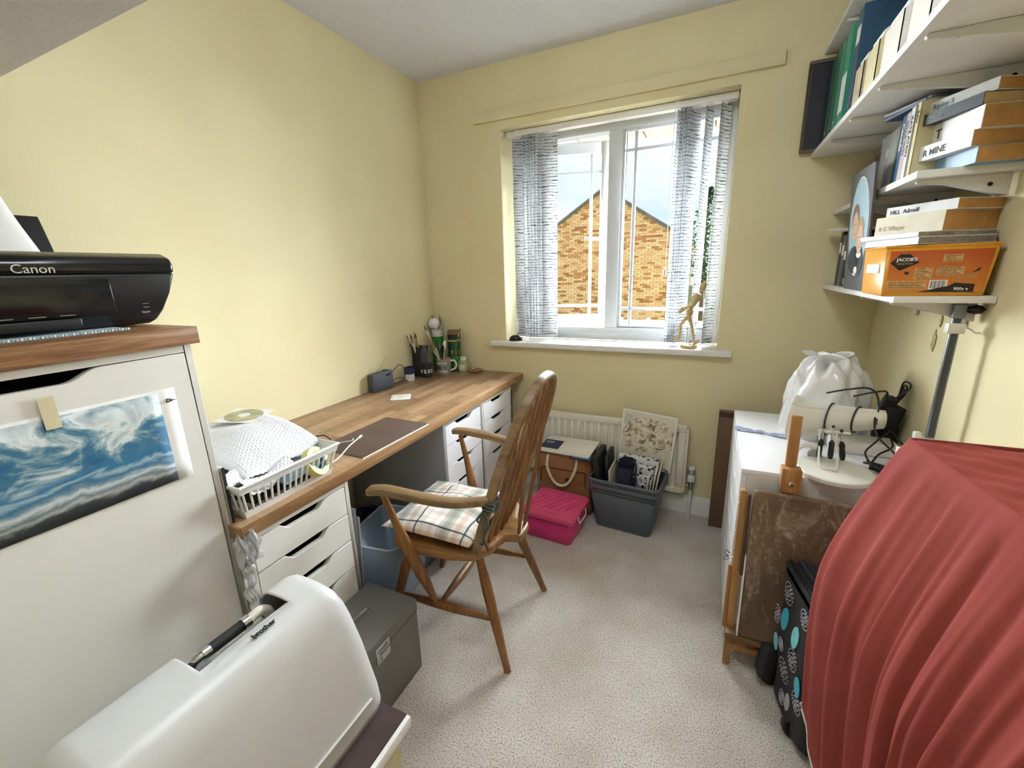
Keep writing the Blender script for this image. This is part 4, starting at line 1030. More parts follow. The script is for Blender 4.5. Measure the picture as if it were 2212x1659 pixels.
n1 = b.noise(v, 7, 5, .7, 1.2); n2 = b.noise(v, 26, 4, .7, .8); q = b.xyz(v)
fl = b.ramp(n2, [(.32, '#5d5438'), (.42, '#9a8d66'), (.49, '#d6cdb2'), (.57, '#f0e9dc'), (.64, '#cbb9b4'), (.74, '#8a7d72')])
bgc = b.ramp(n1, [(.3, '#cfd0b4'), (.5, '#e2dfca'), (.7, '#b9bdb2')])
dx_ = b.math('ABSOLUTE', q[0]); dz_ = b.math('ABSOLUTE', b.math('SUBTRACT', q[2], .19))
rad_ = b.math('SQRT', b.math('ADD', b.math('MULTIPLY', dx_, dx_), b.math('MULTIPLY', b.math('MULTIPLY', dz_, dz_), 2.2)))
inn = b.math('LESS_THAN', b.math('ADD', rad_, b.math('MULTIPLY', b.math('SUBTRACT', n1, .5), .16)), .155)
b.color(b.mix(inn, bgc, fl)); b.set(Roughness=.6)
fp = thing('flower_painting', 'watercolour of pale roses propped behind the grey basket on the radiator', 'painting', (1.392, -.100, .28), rot=(radians(3), radians(4.5), radians(-3)))
B(-.142, .142, -.002, .002, 0, .325).build('sheet', PAPER, fp); B(-.132, .132, -.0028, -.0021, .008, .317).build('picture', FLOR.m, fp)
gk = 'things stored upright in the grey basket'
leaf('folder', 'black lever folder at the left edge of the grey basket', 'folder', 1.205, -.20, .03, .34, .20, BLACKM, ry=-6, bev=.006)
leaf('folder', 'second black folder tucked behind at the left of the grey basket', 'folder', 1.232, -.16, .02, .325, .16, mat('black_card2', '#202226', .45), ry=-3, bev=.003)
leaf('card_sheet', 'cream card standing left inside the grey basket', 'card', 1.262, -.20, .008, .27, .18, mat('cream_card', '#d8cfbb', .7, var=.05), ry=-4)
leaf('card_sheet', 'clear sleeve of papers left of the navy bag in the grey basket', 'card', 1.280, -.18, .006, .285, .16, mat('grey_paper', '#b4b1ab', .3, var=.2, vscale=30), ry=2)
NAVY = mat('navy_cloth', '#20273d', .75, var=.25, vscale=14, bump=.6, bscale=40, bdist=.004)
o = thing('navy_bag', 'folded navy cloth bag standing in the middle of the grey basket', 'bag', (1.318, -.272, zb_))
def nb(u, v_):
    a = 2*pi*u; k = 1-.25*v_; s_ = .05*k
    return (.050*k*math.copysign(abs(cos(a))**.6, cos(a))+.012*v_+.006*sin(7*v_+a), .045*k*math.copysign(abs(sin(a))**.6, sin(a)), .325*v_+.02*sin(a)*v_)
MB().grid(nb, 32, 12, closeu=True).build('bag_body', NAVY, o)
MB().tube(catmull([(.02, -.01, .31), (.045, -.015, .345), (.062, -.018, .32), (.06, -.02, .22)], 5), .010, 8, flat=.4).build('strap', NAVY, o)
b = NB('cow_spot_print'); v = b.coord(); vo = b.n('ShaderNodeTexVoronoi'); vo.inputs['Scale'].default_value = 42; b.l(v, vo.inputs[0]); nn = b.noise(v, 20, 2)
f = b.math('LESS_THAN', vo.outputs[0], .36); b.color(b.mix(f, '#dcdcdb', b.ramp(nn, [(.42, '#2d3238'), (.56, '#3b4048'), (.6, '#7d2f38')], 'CONSTANT'))); b.set(Roughness=.8); COW = b.m
leaf('patterned_file', 'white file box with dark pebble print in the grey basket', 'folder', 1.375, -.135, .21, .315, .04, COW, rx=4, rz=-4)
leaf('patterned_pouch', 'pebble printed fabric pouch in front of the file in the grey basket', 'pouch', 1.400, -.190, .085, .295, .03, COW, rx=3, ry=4, bev=.012)
for i, (x, c_, h_) in enumerate(((1.424, '#e6e0d2', .265), (1.435, '#c9c4b8', .245), (1.446, '#efe9dd', .29), (1.457, '#d9d0ba', .30))):
    leaf('paper_folder', ['cream paper folder just right of the scissors in the basket', 'thin grey paper file second from right in the basket', 'white paper folder near the right of the grey basket', 'tallest cream folder at the right edge of the grey basket'][i], 'folder', x, -.19, .006, h_, .19, mat('folder_%d' % i, c_, .7, var=.05), ry=4+i*1.0)
sc_ = thing('scissors', 'white handled scissors standing in the grey basket', 'scissors', (1.418, -.285, zb_+.01))
for s in (-1, 1):
    MB().tube([(s*.012+.014*cos(a), 0, .235+.026*sin(a)) for a in [2*pi*i/16 for i in range(17)]], .0042, 8).build('finger_loop', WHITEP, sc_)
    MB().obox((-s*.004, s*.001, .11), (.010, .0015, .20), (0, s*.05, 0)).build('blade', CHROME, sc_)
cup = MB().lathe([(0, 0), (.028, 0), (.030, .20), (.028, .20), (.026, .004), (0, .004)], (0, 0, 0), 20).build('pot', mat('bronze_pot', '#6d5a49', .35, .3)); place(cup, (1.372, -.292, zb_)); tag(cup, 'small bronze pot at the front of the grey basket', 'pot')
for i, (x, c_) in enumerate(((1.362, '#d8d4cc'), (1.375, '#2b2b2d'), (1.384, '#8b8d90'))):
    o = MB().tube([(0, 0, 0), (.006*(i-1), .004, .23+.01*i)], [.0035, .003], 8).build('pencil', mat('pencil_%d' % i, c_, .4)); place(o, (x, -.292, zb_+.006)); tag(o, ['pale pencil in the bronze pot', 'black pencil in the bronze pot', 'grey pencil in the bronze pot'][i], 'pencil')

# things on the window sill
o = thing('computer_mouse', 'glossy black mouse on the left end of the window sill', 'mouse', (.585, .010, .938), radians(20))
def ms_(u, v_):
    a = 2*pi*u; t = v_*pi/2; return (.042*cos(a)*cos(t)**.7, .028*sin(a)*cos(t)**.7, .036*sin(t))
MB().grid(ms_, 24, 9, closeu=True).build('shell', GLB, o)
MB().tube([(.02, -.004, .030), (.034, -.003, .022)], .003, 8).build('wheel', CHROME, o)
MB().tube(catmull([(.042, 0, .008), (.06, .02, .02), (.07, .04, .05), (.062, .05, .075)], 5), .0015, 6).build('lead', CHROME, o)
# jointed wooden artist figure, striding
fg = thing('artist_mannequin', 'small jointed wooden artist mannequin striding on the window sill', 'figure', (1.573, .025, .938), radians(0))
PW = PALEW
MB().lathe([(0, 0), (.040, 0), (.040, .012), (.037, .015), (0, .015)], (0, 0, 0), 28).build('stand', PW, fg)
MB().tube([(-.012, .008, .014), (-.012, .008, .17)], .002, 8).build('rod', CHROME, fg)
def limb(name, a, b_, r0, r1, r2=None, parent=fg):
    a, b_ = Vector(a), Vector(b_); P_ = [(0, r0*.7), (.25, r0), (.7, r1), (1, (r2 or r1)*.7)]
    return turned(a, b_, P_, 10, 10).build(name, PW, parent)
hip = Vector((-.010, 0, .185)); 
limb('pelvis', (-.010, 0, .165), (-.006, 0, .200), .017, .019)
limb('waist', (-.006, 0, .198), (.004, 0, .222), .011, .011)
limb('chest', (.002, 0, .218), (.028, 0, .278), .017, .022)
MB().ball((.034, 0, .286), .006, 10, 8).build('neck', PW, fg)
MB().ball((.045, 0, .312), (.015, .015, .026), 14, 10, Euler((0, .35, 0)).to_matrix()).build('head', PW, fg)
def joint(p, r_=.0075): MB().ball(p, r_, 10, 8).build('joint', PW, fg)
# near arm (towards room), bent back; far arm forward
for s, el, ha in ((-1, (.002, -.036, .222), (-.038, -.030, .196)), (1, (.004, .034, .226), (-.034, .030, .205))):
    sh_ = (.026, s*.028, .270); joint(sh_); limb('upper_arm', sh_, el, .0075, .0065); joint(el, .006); limb('forearm', el, ha, .0065, .005)
    MB().ball((ha[0]-.012, ha[1], ha[2]-.006), (.014, .005, .008), 10, 8, Euler((0, -.5, 0)).to_matrix()).build('hand', PW, fg)
for s, kn, an, tz in ((-1, (.010, -.014, .105), (.022, -.014, .040), .4), (1, (-.048, .014, .118), (-.050, .014, .052), .0)):
    hp = (-.010, s*.012, .170); joint(hp); limb('thigh', hp, kn, .010, .008); joint(kn, .0075); limb('shin', kn, an, .0085, .006); joint(an, .0055)
    d = -1 if s > 0 else 1
    MB().ball((an[0]+(.012 if s < 0 else -.010), an[1], an[2]-.010), (.020, .007, .008), 10, 8, Euler((0, (-.75 if s < 0 else .35), 0)).to_matrix()).build('foot', PW, fg)

# ================================================================== sewing machine case in the foreground
st_ = thing('side_table', 'low cream side table with white top under the sewing machine case', 'table', (.985, -2.12, 0))
SX0, SX1, SY0, SY1 = -.24, .205, -.30, .252
B(SX0, SX1, SY0, SY1, .470, .495).build('table_top', GLOSSW, st_, bevel=.003)
CRM = mat('cream_panel', '#d6cda6', .5, var=.06)
B(SX0+.02, SX1-.02, SY1-.04, SY1-.02, .0, .47).build('side_panel', CRM, st_); B(SX0+.02, SX1-.02, SY0+.02, SY0+.04, 0, .47).build('side_panel', CRM, st_)
B(SX1-.034, SX1-.018, SY0+.04, SY1-.04, .03, .466).build('door', CRM, st_); B(SX0+.02, SX0+.036, SY0+.04, SY1-.04, .03, .47).build('back_panel', CRM, st_)
mt = B(-.20, .196, -.29, .249, 0, .004).build('table_mat', mat('dark_brown_felt', '#4a3a3a', .9, var=.15)); place(mt, (.985, -2.12, .4955)); tag(mt, 'dark brown felt mat between the sewing case and the white table top', 'mat')
sm = thing('sewing_machine', 'white sewing machine under its hard carrying case in the foreground', 'sewing machine', (1.0, -2.075, .500))
SHELL = mat('off_white_shell', '#d8d8d8', .3, var=.01)
L2 = .205   # half length
prof = [(.128, .0), (.131, .02), (.128, .06), (.108, .17), (.092, .235), (.080, .265), (.064, .282), (.046, .289), (.030, .292), (.010, .293), (-.010, .293), (-.030, .291), (-.044, .282), (-.055, .26), (-.075, .18), (-.098, .06), (-.10, .02), (-.098, .0)]
ys = [-L2-.0, -L2+.004, -L2+.014, -L2+.03, -.17, -.14, -.095, -.045, -.041, 0, .055, .109, .113, .13, .16, L2-.03, L2-.014, L2-.004, L2]
def shrink(y):
    e_ = max(0, (abs(y)-(L2-.035))/.035); return 1-(.16 if y > 0 else .10)*(1-sqrt(max(0, 1-e_*e_)))
# the two end walls lean in towards the top
m = MB(); NP = len(prof); vs = []
for y in ys:
    k = shrink(y)
    for (x, z) in prof:
        lean = 1-(.10 if y > 0 else .02)*(z/.29)**1.5 if abs(y) > .12 else 1
        vs.append((.012+(x-.012)*k, y*lean, z*(1-(1-k)*.75)))
fs = []
slot_v = range(8, 11)
for j in range(len(ys)-1):
    for i in range(NP-1):
        if 8 <= j <= 11-1 and 8 <= i <= 13: continue
        a = j*NP+i; fs.append((a, a+1, a+NP+1, a+NP))
fs.append(tuple(range(NP))); fs.append(tuple(range((len(ys)-1)*NP, len(ys)*NP)))
m.add(vs, fs).build('case', SHELL, sm, solid=.003, ang=35, off=-1)
INN = mat('machine_body', '#d9d9d4', .35, var=.03)
B(-.05, .055, -.15, .16, .02, .225).build('machine_head', INN, sm, bevel=.012, seg=3)
B(-.052, .03, -.040, .112, .225, .245).build('top_cover', INN, sm, bevel=.006)
MB().obox((.032, .045, .285), (.02, .13, .003), (0, .1, 0)).build('label_plate', SHELL, sm, bevel=.001)
text('brother', .0125, (.050, .030, .2925), (0, 1, 0), (-1, 0, .18), BLACKM, sm, bold=.0005)
hy = .012
MB().tube([(-.012, -.005, .278), (-.012, .052, .278)], .0095, 14).build('handle_grip', BLACKM, sm)
for y_ in (-.010, .055): MB().lathe([(0, -.006), (.0115, -.006), (.0115, .006), (0, .006)], (-.012, y_, .278), 14, Euler((pi/2, 0, 0)).to_matrix()).build('grip_collar', CHROME, sm)
MB().tube(catmull([(-.012, .06, .278), (-.014, .080, .279), (-.02, .098, .265), (-.02, .105, .245)], 5), .009, 10).build('handle_arm', CREAMP, sm)
MB().tube(catmull([(-.012, -.012, .278), (-.014, -.026, .275), (-.016, -.034, .262), (-.016, -.036, .245)], 5), .008, 10).build('handle_arm', CHROME, sm)
MB().tube([(-.034, .098, .24), (-.034, .100, .285)], .003, 8).build('spool_pin', STEELG, sm)
MB().tube([(-.04, -.03, .255), (-.03, .005, .262)], .005, 8).build('bobbin_winder', WHITEP, sm)
B(.005, .026, -.038, -.01, .245, .256).build('thread_guide', mat('dark_metal', '#55585c', .3, .7), sm, bevel=.002)
B(.118, .1335, -.13, .17, .050, .053).build('moulding_line', SHELL, sm)

# ================================================================== right side
bb_ = thing('brown_board', 'tall brown hardboard panel standing behind the white cabinet at the window wall', 'board', (2.02, -.085, 0))
HB = mat('brown_hardboard', '#6e543d', .65, var=.15, vscale=5)
B(-.276, .285, -.022, .022, 0, .645).build('panel', HB, bb_, bevel=.003)
B(-.276, .285, -.026, -.0225, .622, .645).build('top_lip', mat('dark_brown_edge', '#3f2d20', .6), bb_)
# white cabinet, front towards the room
CX0, CX1, CY0, CY1, CZ = 1.800, 2.296, -.900, -.250, .705
wcab = thing('white_cabinet', 'white drawer cabinet on black castors along the right wall', 'cabinet', ((CX0+CX1)/2, (CY0+CY1)/2, 0))
hx, hy_ = (CX1-CX0)/2, (CY1-CY0)/2
m = MB().box(-hx+.019, hx, -hy_, -hy_+.018, .055, CZ-.02).box(-hx+.019, hx, hy_-.018, hy_, .055, CZ-.02).box(-hx+.019, hx, -hy_+.018, hy_-.018, .055, .075).box(hx-.01, hx, -hy_+.018, hy_-.018, .075, CZ-.02)
m.build('carcass', LAM, wcab, bevel=.001, seg=1)
B(-hx, hx, -hy_, hy_, CZ-.02, CZ).build('cabinet_top', LAMB, wcab, bevel=.0015)
B(-hx+.06, hx-.02, -hy_+.02, hy_-.02, .08, CZ-.05).build('interior_shade', DARKIN, wcab)  # dark filler standing for the shaded inside of the cabinet
z = CZ-.022; fw = 2*hy_-.006
for h_ in (.105, .105, .105, .16, .165):
    p = scoop(fw, h_-.004, fw/2, .24, .022)
    MB().prism(p, lambda uu, vv, ww, z=z, h_=h_: (-hx+.018-ww, fw/2-uu, z-h_+.004+vv), 0, .018).build('drawer_front', LAMB, wcab, bevel=.0012, seg=1); z -= h_
for x in (-hx+.03, hx-.05):
    for y in (-hy_+.05, hy_-.05):
        c = MB().lathe([(0, -.011), (.024, -.011), (.026, -.006), (.026, .006), (.024, .011), (0, .011)], (x, y, .027), 18, Euler((pi/2, 0, .5)).to_matrix()).build('castor', BLACKP, wcab)
        B(x-.014, x+.014, y-.014, y+.014, .045, .056).build('castor_plate', BLACKP, c)
# blue film strip on the cabinet top
o = thing('bubble_strip', 'strip of bluish clear plastic lying across the white cabinet top', 'packaging', (1.885, -.53, CZ+.0005), radians(-12))
FB = NB('bluish_film'); FB.set(Base_Color=(*lin('#aeb8dc'), 1), Roughness=.15); FB.b.inputs['Alpha'].default_value = .75
MB().grid(lambda u, v_: ((u-.5)*.20, (v_-.5)*(.035+.01*sin(9*u)), .003+.0025*sin(17*u+6*v_)+.002*sin(29*u)), 30, 6).build('film', FB.m, o, solid=.0006)
# plastic carrier bag bundle
BAGM = NB('white_carrier_plastic'); BAGM.set(Base_Color=(.90, .90, .89, 1), Roughness=.22); BAGM.b.inputs['Alpha'].default_value = .9; BAGM.b.inputs['Coat Weight'].default_value = .4; CARR = BAGM.m
pb = thing('plastic_carrier_bag', 'white crumpled plastic carrier bag bundle on top of the white cabinet', 'bag', (2.082, -.43, CZ))
def pbf(u, v_):
    a = 2*pi*u; t = v_*pi/2
    k = 1+.08*sin(3*a+1)+.06*sin(5*a+4*t)+.045*sin(9*a-6*t)+.03*abs(sin(8*a+9*t))+.025*abs(sin(13*a-4*t))
    z = .285*sin(t)**.75*(1+.05*sin(4*a)+.05*sin(9*a+3*t))
    r_ = cos(t)**.42
    return (.128*k*cos(a)*r_+.01, .120*k*sin(a)*r_, z)
MB().grid(pbf, 90, 40, closeu=True).build('bag_body', CARR, pb)
def knot(u, v_):
    a = 2*pi*u; return ((.02+.05*v_)*cos(a)*(1+.25*sin(5*a)), (.018+.035*v_)*sin(a)*(1+.2*sin(4*a)), .27+.035*v_+.012*sin(3*a)*v_)
MB().grid(knot, 36, 6, closeu=True).build('bag_knot', CARR, pb)
# stack of white boxes the cone rests on
wb = thing('white_block', 'white foam block under the paper cone on the cabinet', 'block', (2.175, -.60, CZ))
B(-.09, .10, -.05, .045, 0, .045).build('block', mat('white_foam', '#e6e2d8', .8, var=.03), wb, bevel=.008, seg=3)
# rolled cone
cn = thing('rolled_sheet', 'cone of white plastic sheet tied with black flex on the cabinet', 'roll', (2.085, -.66, CZ+.115), rot=(0, 0, 0))
def cone(u, v_):
    a = 2*pi*u*1.04+2.0; x = -.125+v_*.25; r_ = (.078-.048*v_**.7)*(1+.006*u); r_ += .012*max(0, .15-v_)*6*max(0, sin(a))
    return (x+.03*(1-v_)*cos(a), r_*cos(a)*.9, r_*sin(a)+.028*v_-.004)
MB().grid(cone, 50, 16).build('sheet', CARR if False else mat('ivory_sheet', '#e3dfd5', .32, var=.02), cn, solid=.0015)
FLEX = mat('black_flex', '#161618', .45)
for x in (-.02, .055):
    r_ = .078-.048*((x+.125)/.25)**.7+.004
    MB().tube([(x+.03*cos(a)*.8, r_*cos(a), r_*sin(a)+.028*(x+.125)/.25-.004) for a in [2*pi*i/20 for i in range(21)]], .0028, 6).build('flex_tie', FLEX, cn)
MB().lathe([(.0, -.003), (.010, -.003), (.010, .003), (0, .003)], (.128, 0, .024), 12, Euler((0, pi/2, 0)).to_matrix()).build('end_plug', BLACKP, cn)
# adaptor bundle and cables
ad = thing('power_adaptor', 'bundle of black power adaptors with coiled leads beside the carrier bag', 'adaptor', (2.268, -.52, CZ))
MB().obox((-.006, -.01, .115), (.055, .06, .085), (.1, .15, .3)).build('adaptor_body', BLACKM, ad, bevel=.006)
MB().obox((.005, .035, .06), (.06, .06, .11), (0, -.05, .1)).build('adaptor_body', BLACKP, ad, bevel=.006)
MB().obox((-.02, -.02, .165), (.03, .035, .05), (.3, .2, 0)).build('plug', BLACKP, ad, bevel=.004)
for i in range(4):
    k = .05+.012*i; MB().tube(catmull([(-.02, -.02, .16), (.0+.01*i, -.03, .19+.012*i), (.03, 0+.01*i, .20+.01*i), (.02, .03, .15), (-.01, .0, .13)], 6), .003, 6).build('lead', FLEX, ad)
cbl = thing('cable_bundle', 'tangle of black leads hanging over the cone to the cabinet top', 'cable', (2.13, -.70, CZ))
curves = [[(-.08, .06, .21), (-.03, .03, .235), (.03, .04, .24), (.06, .05, .20), (.05, .0, .13)],
          [(.0, .08, .20), (.05, .06, .225), (.09, .09, .22), (.10, .12, .17)],
          [(.05, .02, .155), (.045, -.04, .11), (.09, -.08, .06), (.06, -.10, .03), (.02, -.06, .02)],
          [(.10, .04, .10), (.05, -.02, .075), (.02, -.06, .05), (.04, -.11, .025), (.10, -.13, .012)],
          [(.13, .12, .06), (.11, .02, .055), (.06, -.04, .045), (.03, -.09, .03)],
          [(.02, -.08, .035), (.07, -.10, .02), (.12, -.13, .008), (.155, -.10, .006)],
          [(.03, -.09, .02), (.06, -.13, .01), (.11, -.16, .006), (.15, -.15, .005)],
          [(.12, .1, .09), (.15, .05, .05), (.165, -.02, .02)]]
for c in curves: MB().tube(catmull(c, 7), .0032, 6).build('lead', FLEX, cbl)
MB().obox((.055, -.10, .022), (.06, .022, .022), (0, .1, -.3)).build('cable_tidy', BLACKP, cbl, bevel=.004)
jk = thing('audio_jack', 'chrome plug lying on the cabinet beside the coiled leads', 'plug', (2.235, -.80, CZ))
MB().tube([(-.03, .025, .008), (.0, .005, .008)], .006, 10).build('plug_body', CHROME, jk); MB().tube([(.0, .005, .008), (.014, -.005, .008)], .003, 8).build('plug_pin', CHROME, jk)
MB().tube([(.022, -.012, .0), (.024, -.013, .035)], .009, 12).build('plug_cap', CHROME, jk)
# lamp base disc with tools
db = thing('lamp_base', 'round cream disc base overhanging the near edge of the white cabinet', 'base', (2.058, -.840, CZ))
MB().lathe([(0, 0), (.098, 0), (.101, .003), (.101, .013), (.098, .016), (.03, .0175), (0, .0175)], (0, 0, 0), 48).build('disc', CREAMP, db)
B(-.012, .002, -.028, -.026, .0175, .019).build('dimple', mat('dimple', '#a8a598', .6), db)
tl_ = thing('wire_stand', 'cream bent wire stand on the disc base holding craft tools', 'stand', (2.045, -.815, CZ+.0175))
MB().tube(catmull([(-.030, .03, .105), (-.026, .02, .06), (-.028, -.030, .006), (-.005, -.042, .003), (.018, -.030, .006), (.018, .02, .06), (.016, .03, .105)], 5), .0032, 8).build('wire_frame', CREAMP, tl_)
B(-.034, .052, .026, .034, .098, .106).build('tool_rail', CREAMP, tl_, bevel=.002)
def tool(label, x, tilt, h_):
    o = thing('craft_tool', label, 'tool', (2.045+x, -.815+.016, CZ+.0175), rot=(radians(-4), radians(tilt), 0), group='craft tools on the wire stand')
    MB().lathe([(0, .014), (.006, .016), (.0085, .03), (.0075, .055), (.0085, .066), (.005, .074), (.0035, .078)], (0, 0, 0), 12).build('handle', BLACKP, o)
    MB().lathe([(.0035, .078), (.0038, .085), (.0026, .092), (.0022, h_)], (0, 0, 0), 8).build('shank', CHROME, o)
    MB().ball((0, 0, h_), .005, 8, 6).build('tool_end', BLACKP, o)
tool('black handled craft tool, leftmost on the wire stand', -.026, 3, .118); tool('black handled craft tool in the middle of the wire stand', .008, -2, .122); tool('black handled craft tool at the right of the wire stand', .042, -8, .112)
o = thing('tape_dispenser', 'small white curved tape dispenser behind the disc base', 'dispenser', (1.998, -.745, CZ))
MB().tube([(.03*cos(a), 0, .005+.045*sin(a)) for a in [pi*i/12 for i in range(13)]], .006, 8).build('arch', CREAMP, o)
MB().lathe([(0, -.006), (.020, -.006), (.020, .006), (0, .006)], (.022, -.006, .022), 18, Euler((pi/2, 0, 0)).to_matrix()).build('spool', mat('grey_spool', '#9c9b95', .5), o)

# upright metal post hanging below the shelf
ps = thing('clamp_post', 'grey metal upright bar with clamp and black knob in front of the right wall', 'post', (2.262, -.840, .62))
GM = mat('galvanised_bar', '#868c94', .35, .8, var=.15, vscale=30)
B(-.010, .010, -.004, .004, .23, .605).build('bar', GM, ps, bevel=.001)
B(-.006, .006, -.0055, -.004, .24, .60).build('bar_groove', mat('dark_groove', '#4a4f55', .5, .6), ps)
B(-.018, .018, -.012, .012, .535, .562).build('clamp', CREAMP, ps, bevel=.002)
MB().tube(catmull([(.015, 0, .552), (.03, 0, .548), (.040, -.004, .538), (.050, 0, .538)], 4), .004, 8, flat=.5).build('clamp_lever', CREAMP, ps)
B(-.013, .013, -.009, .009, .575, .612).build('top_bracket', STEELG, ps, bevel=.002)
MB().lathe([(0, 0), (.004, 0), (.008, .004), (.0125, .018), (.011, .03), (0, .04)], (.013, 0, .598), 12, Euler((0, pi/2, 0)).to_matrix()).build('knob', BLACKP, ps)
B(-.022, .02, -.015, .015, .215, .235).build('foot_clamp', CREAMP, ps, bevel=.003)
B(-.035, -.02, -.010, .010, .225, .25).build('clamp_screw', CREAMP, ps, bevel=.003)
MB().tube([(.0, .0, .232), (.02, -.05, .232), (.045, -.12, .225)], .006, 8, flat=.6).build('foot_arm', CREAMP, ps)
wbx = thing('white_carton', 'white carton behind the red cloth, under the metal post', 'box', (2.235, -.94, 0))
B(-.06, .070, -.10, .045, .0, .835).build('carton', WHITEP, wbx, bevel=.002); B(-.06, .07, -.1, .045, .8352, .838).build('flap', PAPER, wbx)
ps.location.z = .62

# easel with old board
ez_ = thing('wooden_easel', 'folded wooden sketching easel leaning against the end of the white cabinet', 'easel', (1.93, -.975, 0), rot=(radians(-4.5), 0, 0))
B(-.128, -.106, -.012, .010, .0, .645).build('leg', BEECH, ez_, bevel=.002)
B(-.140, -.128, -.002, .016, .135, .37).build('leg', BEECH, ez_, bevel=.002)
B(.16, .182, -.012, .010, .0, .645).build('leg', BEECH, ez_, bevel=.002)
B(-.016, .014, -.004, .012, .10, .905).build('mast', BEECH, ez_, bevel=.003)
B(-.026, .026, -.034, .014, .668, .745).build('clamp_block', BEECH, ez_, bevel=.003)
MB().lathe([(0, 0), (.008, 0), (.0075, .003), (.004, .005), (0, .005)], (.0, -.034, .70), 14, Euler((pi/2, 0, 0)).to_matrix()).build('bolt', CHROME, ez_)
B(-.132, .186, -.050, .012, .128, .150).build('ledge', wood('easel_ledge', '#5c3f26', '#7b5836', '#94704a', 0, 8, .55, 10), ez_, bevel=.003)
B(-.118, .17, -.020, .008, .070, .092).build('lower_rail', BEECH, ez_, bevel=.003)
MB().tube(catmull([(-.140, -.005, .415), (-.152, -.005, .425), (-.154, -.005, .410), (-.143, -.005, .405), (-.154, -.005, .398), (-.152, -.005, .388), (-.140, -.005, .398)], 4), .0016, 6).build('wing_nut', STEELG, ez_)
b = NB('paint_worn_board'); v = b.coord(); n1 = b.noise(v, 5, 6, .65, .6); n2 = b.noise(b.coord(scale=(1, 1, .35)), 14, 6, .75, 1.0); n3 = b.noise(v, 60, 3, .7)
base = b.ramp(n1, [(.3, '#4f3c2c'), (.5, '#6b523c'), (.7, '#7d634a')])
wp = b.ramp(n2, [(.50, (0, 0, 0)), (.64, (.85, .85, .85))]); wp2 = b.ramp(n3, [(.35, (0.1, .1, .1)), (.6, (1, 1, 1))])
b.color(b.mix(b.mix(1., wp, wp2, 'MULTIPLY'), base, '#b3a48f')); b.set(Roughness=.6); b.bump(n2, .3, .002); WORN = b.m
db_ = thing('drawing_board', 'paint stained brown drawing board resting on the wooden easel', 'board', (1.98, -.998, .150), rot=(radians(-5), 0, 0))
B(-.145, .165, -.020, .002, .003, .520).build('board', WORN, db_, bevel=.012, seg=3)
B(-.150, -.1455, -.016, .004, .003, .29).build('canvas_edge', PAPER, db_)
B(-.16, -.1505, -.014, .012, .22, .50).build('side_clip', mat('dark_wood_clip', '#4b3524', .6, var=.2), db_, bevel=.002)

# trolley bag with oval pattern
BAGB = mat('black_canvas', '#26272b', .8, var=.1, vscale=60)
tb = thing('trolley_bag', 'black wheeled craft bag with turquoise ovals and white stitch rings', 'bag', (1.962, -1.140, 0), radians(12))
# local: face at x=0 facing -x, y from -.12 to .115
def tbf(u, v_):
    a = 2*pi*u; y = .118*math.copysign(abs(cos(a))**.35, cos(a)); x = .10+.10*math.copysign(abs(sin(a))**.35, sin(a)); return (x-.018*v_+.004*sin(9*v_)*(x < .1), y*(1-.03*v_), .03+.445*v_)
MB().grid(tbf, 48, 12, closeu=True).build('bag_body', BAGB, tb)
B(.0-.008, .19, -.112, .112, .474, .486).build('bag_top', BAGB, tb, bevel=.004)
MB().tube([(.006, .112, .488), (.006, -.112, .488)], .006, 8).build('piping', BLACKP, tb); MB().tube([(.03, .105, .492), (.03, -.112, .492)], .008, 8).build('handle_bar', mat('dark_blue_grey', '#39424c', .3, .4), tb)
for y in (-.08, .09):
    MB().lathe([(0, -.012), (.034, -.012), (.036, -.008), (.036, .008), (.034, .012), (0, .012)], (.02 if y < 0 else .012, y+.045, .036), 20, Euler((pi/2, 0, 0)).to_matrix()).build('wheel', BLACKP, tb)
MB().obox((-.010, .128, .10), (.05, .05, .13), (0, .08, 0)).build('wheel_housing', BLACKM, tb, bevel=.014, seg=3)
TUR = mat('turquoise_print', '#3fb6cf', .7, var=.08, vscale=60); TURL = mat('pale_turquoise_print', '#7fd0d8', .7, var=.1, vscale=60); LIL = mat('pale_lilac_print', '#b9b3c0', .7, var=.1, vscale=60)
def oval(y, z, ry_, rz_, m_, tilt=0):
    n = 20; p = [(y+ry_*cos(2*pi*i/n)*cos(tilt)-rz_*sin(2*pi*i/n)*sin(tilt), z+rz_*sin(2*pi*i/n)*cos(tilt)+ry_*cos(2*pi*i/n)*sin(tilt)) for i in range(n)]
    MB().prism(p, lambda u, v_, w_: (w_-.018*(v_-.03)/.445+.004*sin(9*(v_-.03)/.445), u, v_), -.0035, -.0012).build('oval_print', m_, tb)
def rings(y, z, k):
    for j, (ry_, rz_, n) in enumerate(((.009*k, .011*k, 7), (.020*k, .025*k, 12), (.032*k, .040*k, 17))):
        m = MB()
        for i in range(n):
            a = 2*pi*i/n; yy, zz = y+ry_*cos(a), z+rz_*sin(a)
            if abs(yy) > .108 or zz > .465 or zz < .04: continue
            m.obox((-.0025-.018*(zz-.03)/.445+.004*sin(9*(zz-.03)/.445), yy, zz), (.002, .0016, .0062), (a, 0, 0))
        if m.v: m.build('stitch_ring', LIL, tb)
oval(.045, .335, .020, .038, TUR, .1); oval(-.028, .340, .018, .036, TURL, .1); oval(.086, .215, .014, .034, TURL, .1); oval(-.015, .098, .014, .032, LIL, .1)
rings(.045, .425, .85); rings(-.035, .27, .8); rings(.045, .245, .5); rings(.02, .175, .95); rings(.02, .075, .55); rings(-.06, .43, .7); rings(.095, .31, .7); rings(-.07, .16, .8); oval(-.075, .22, .016, .034, TUR, .1)

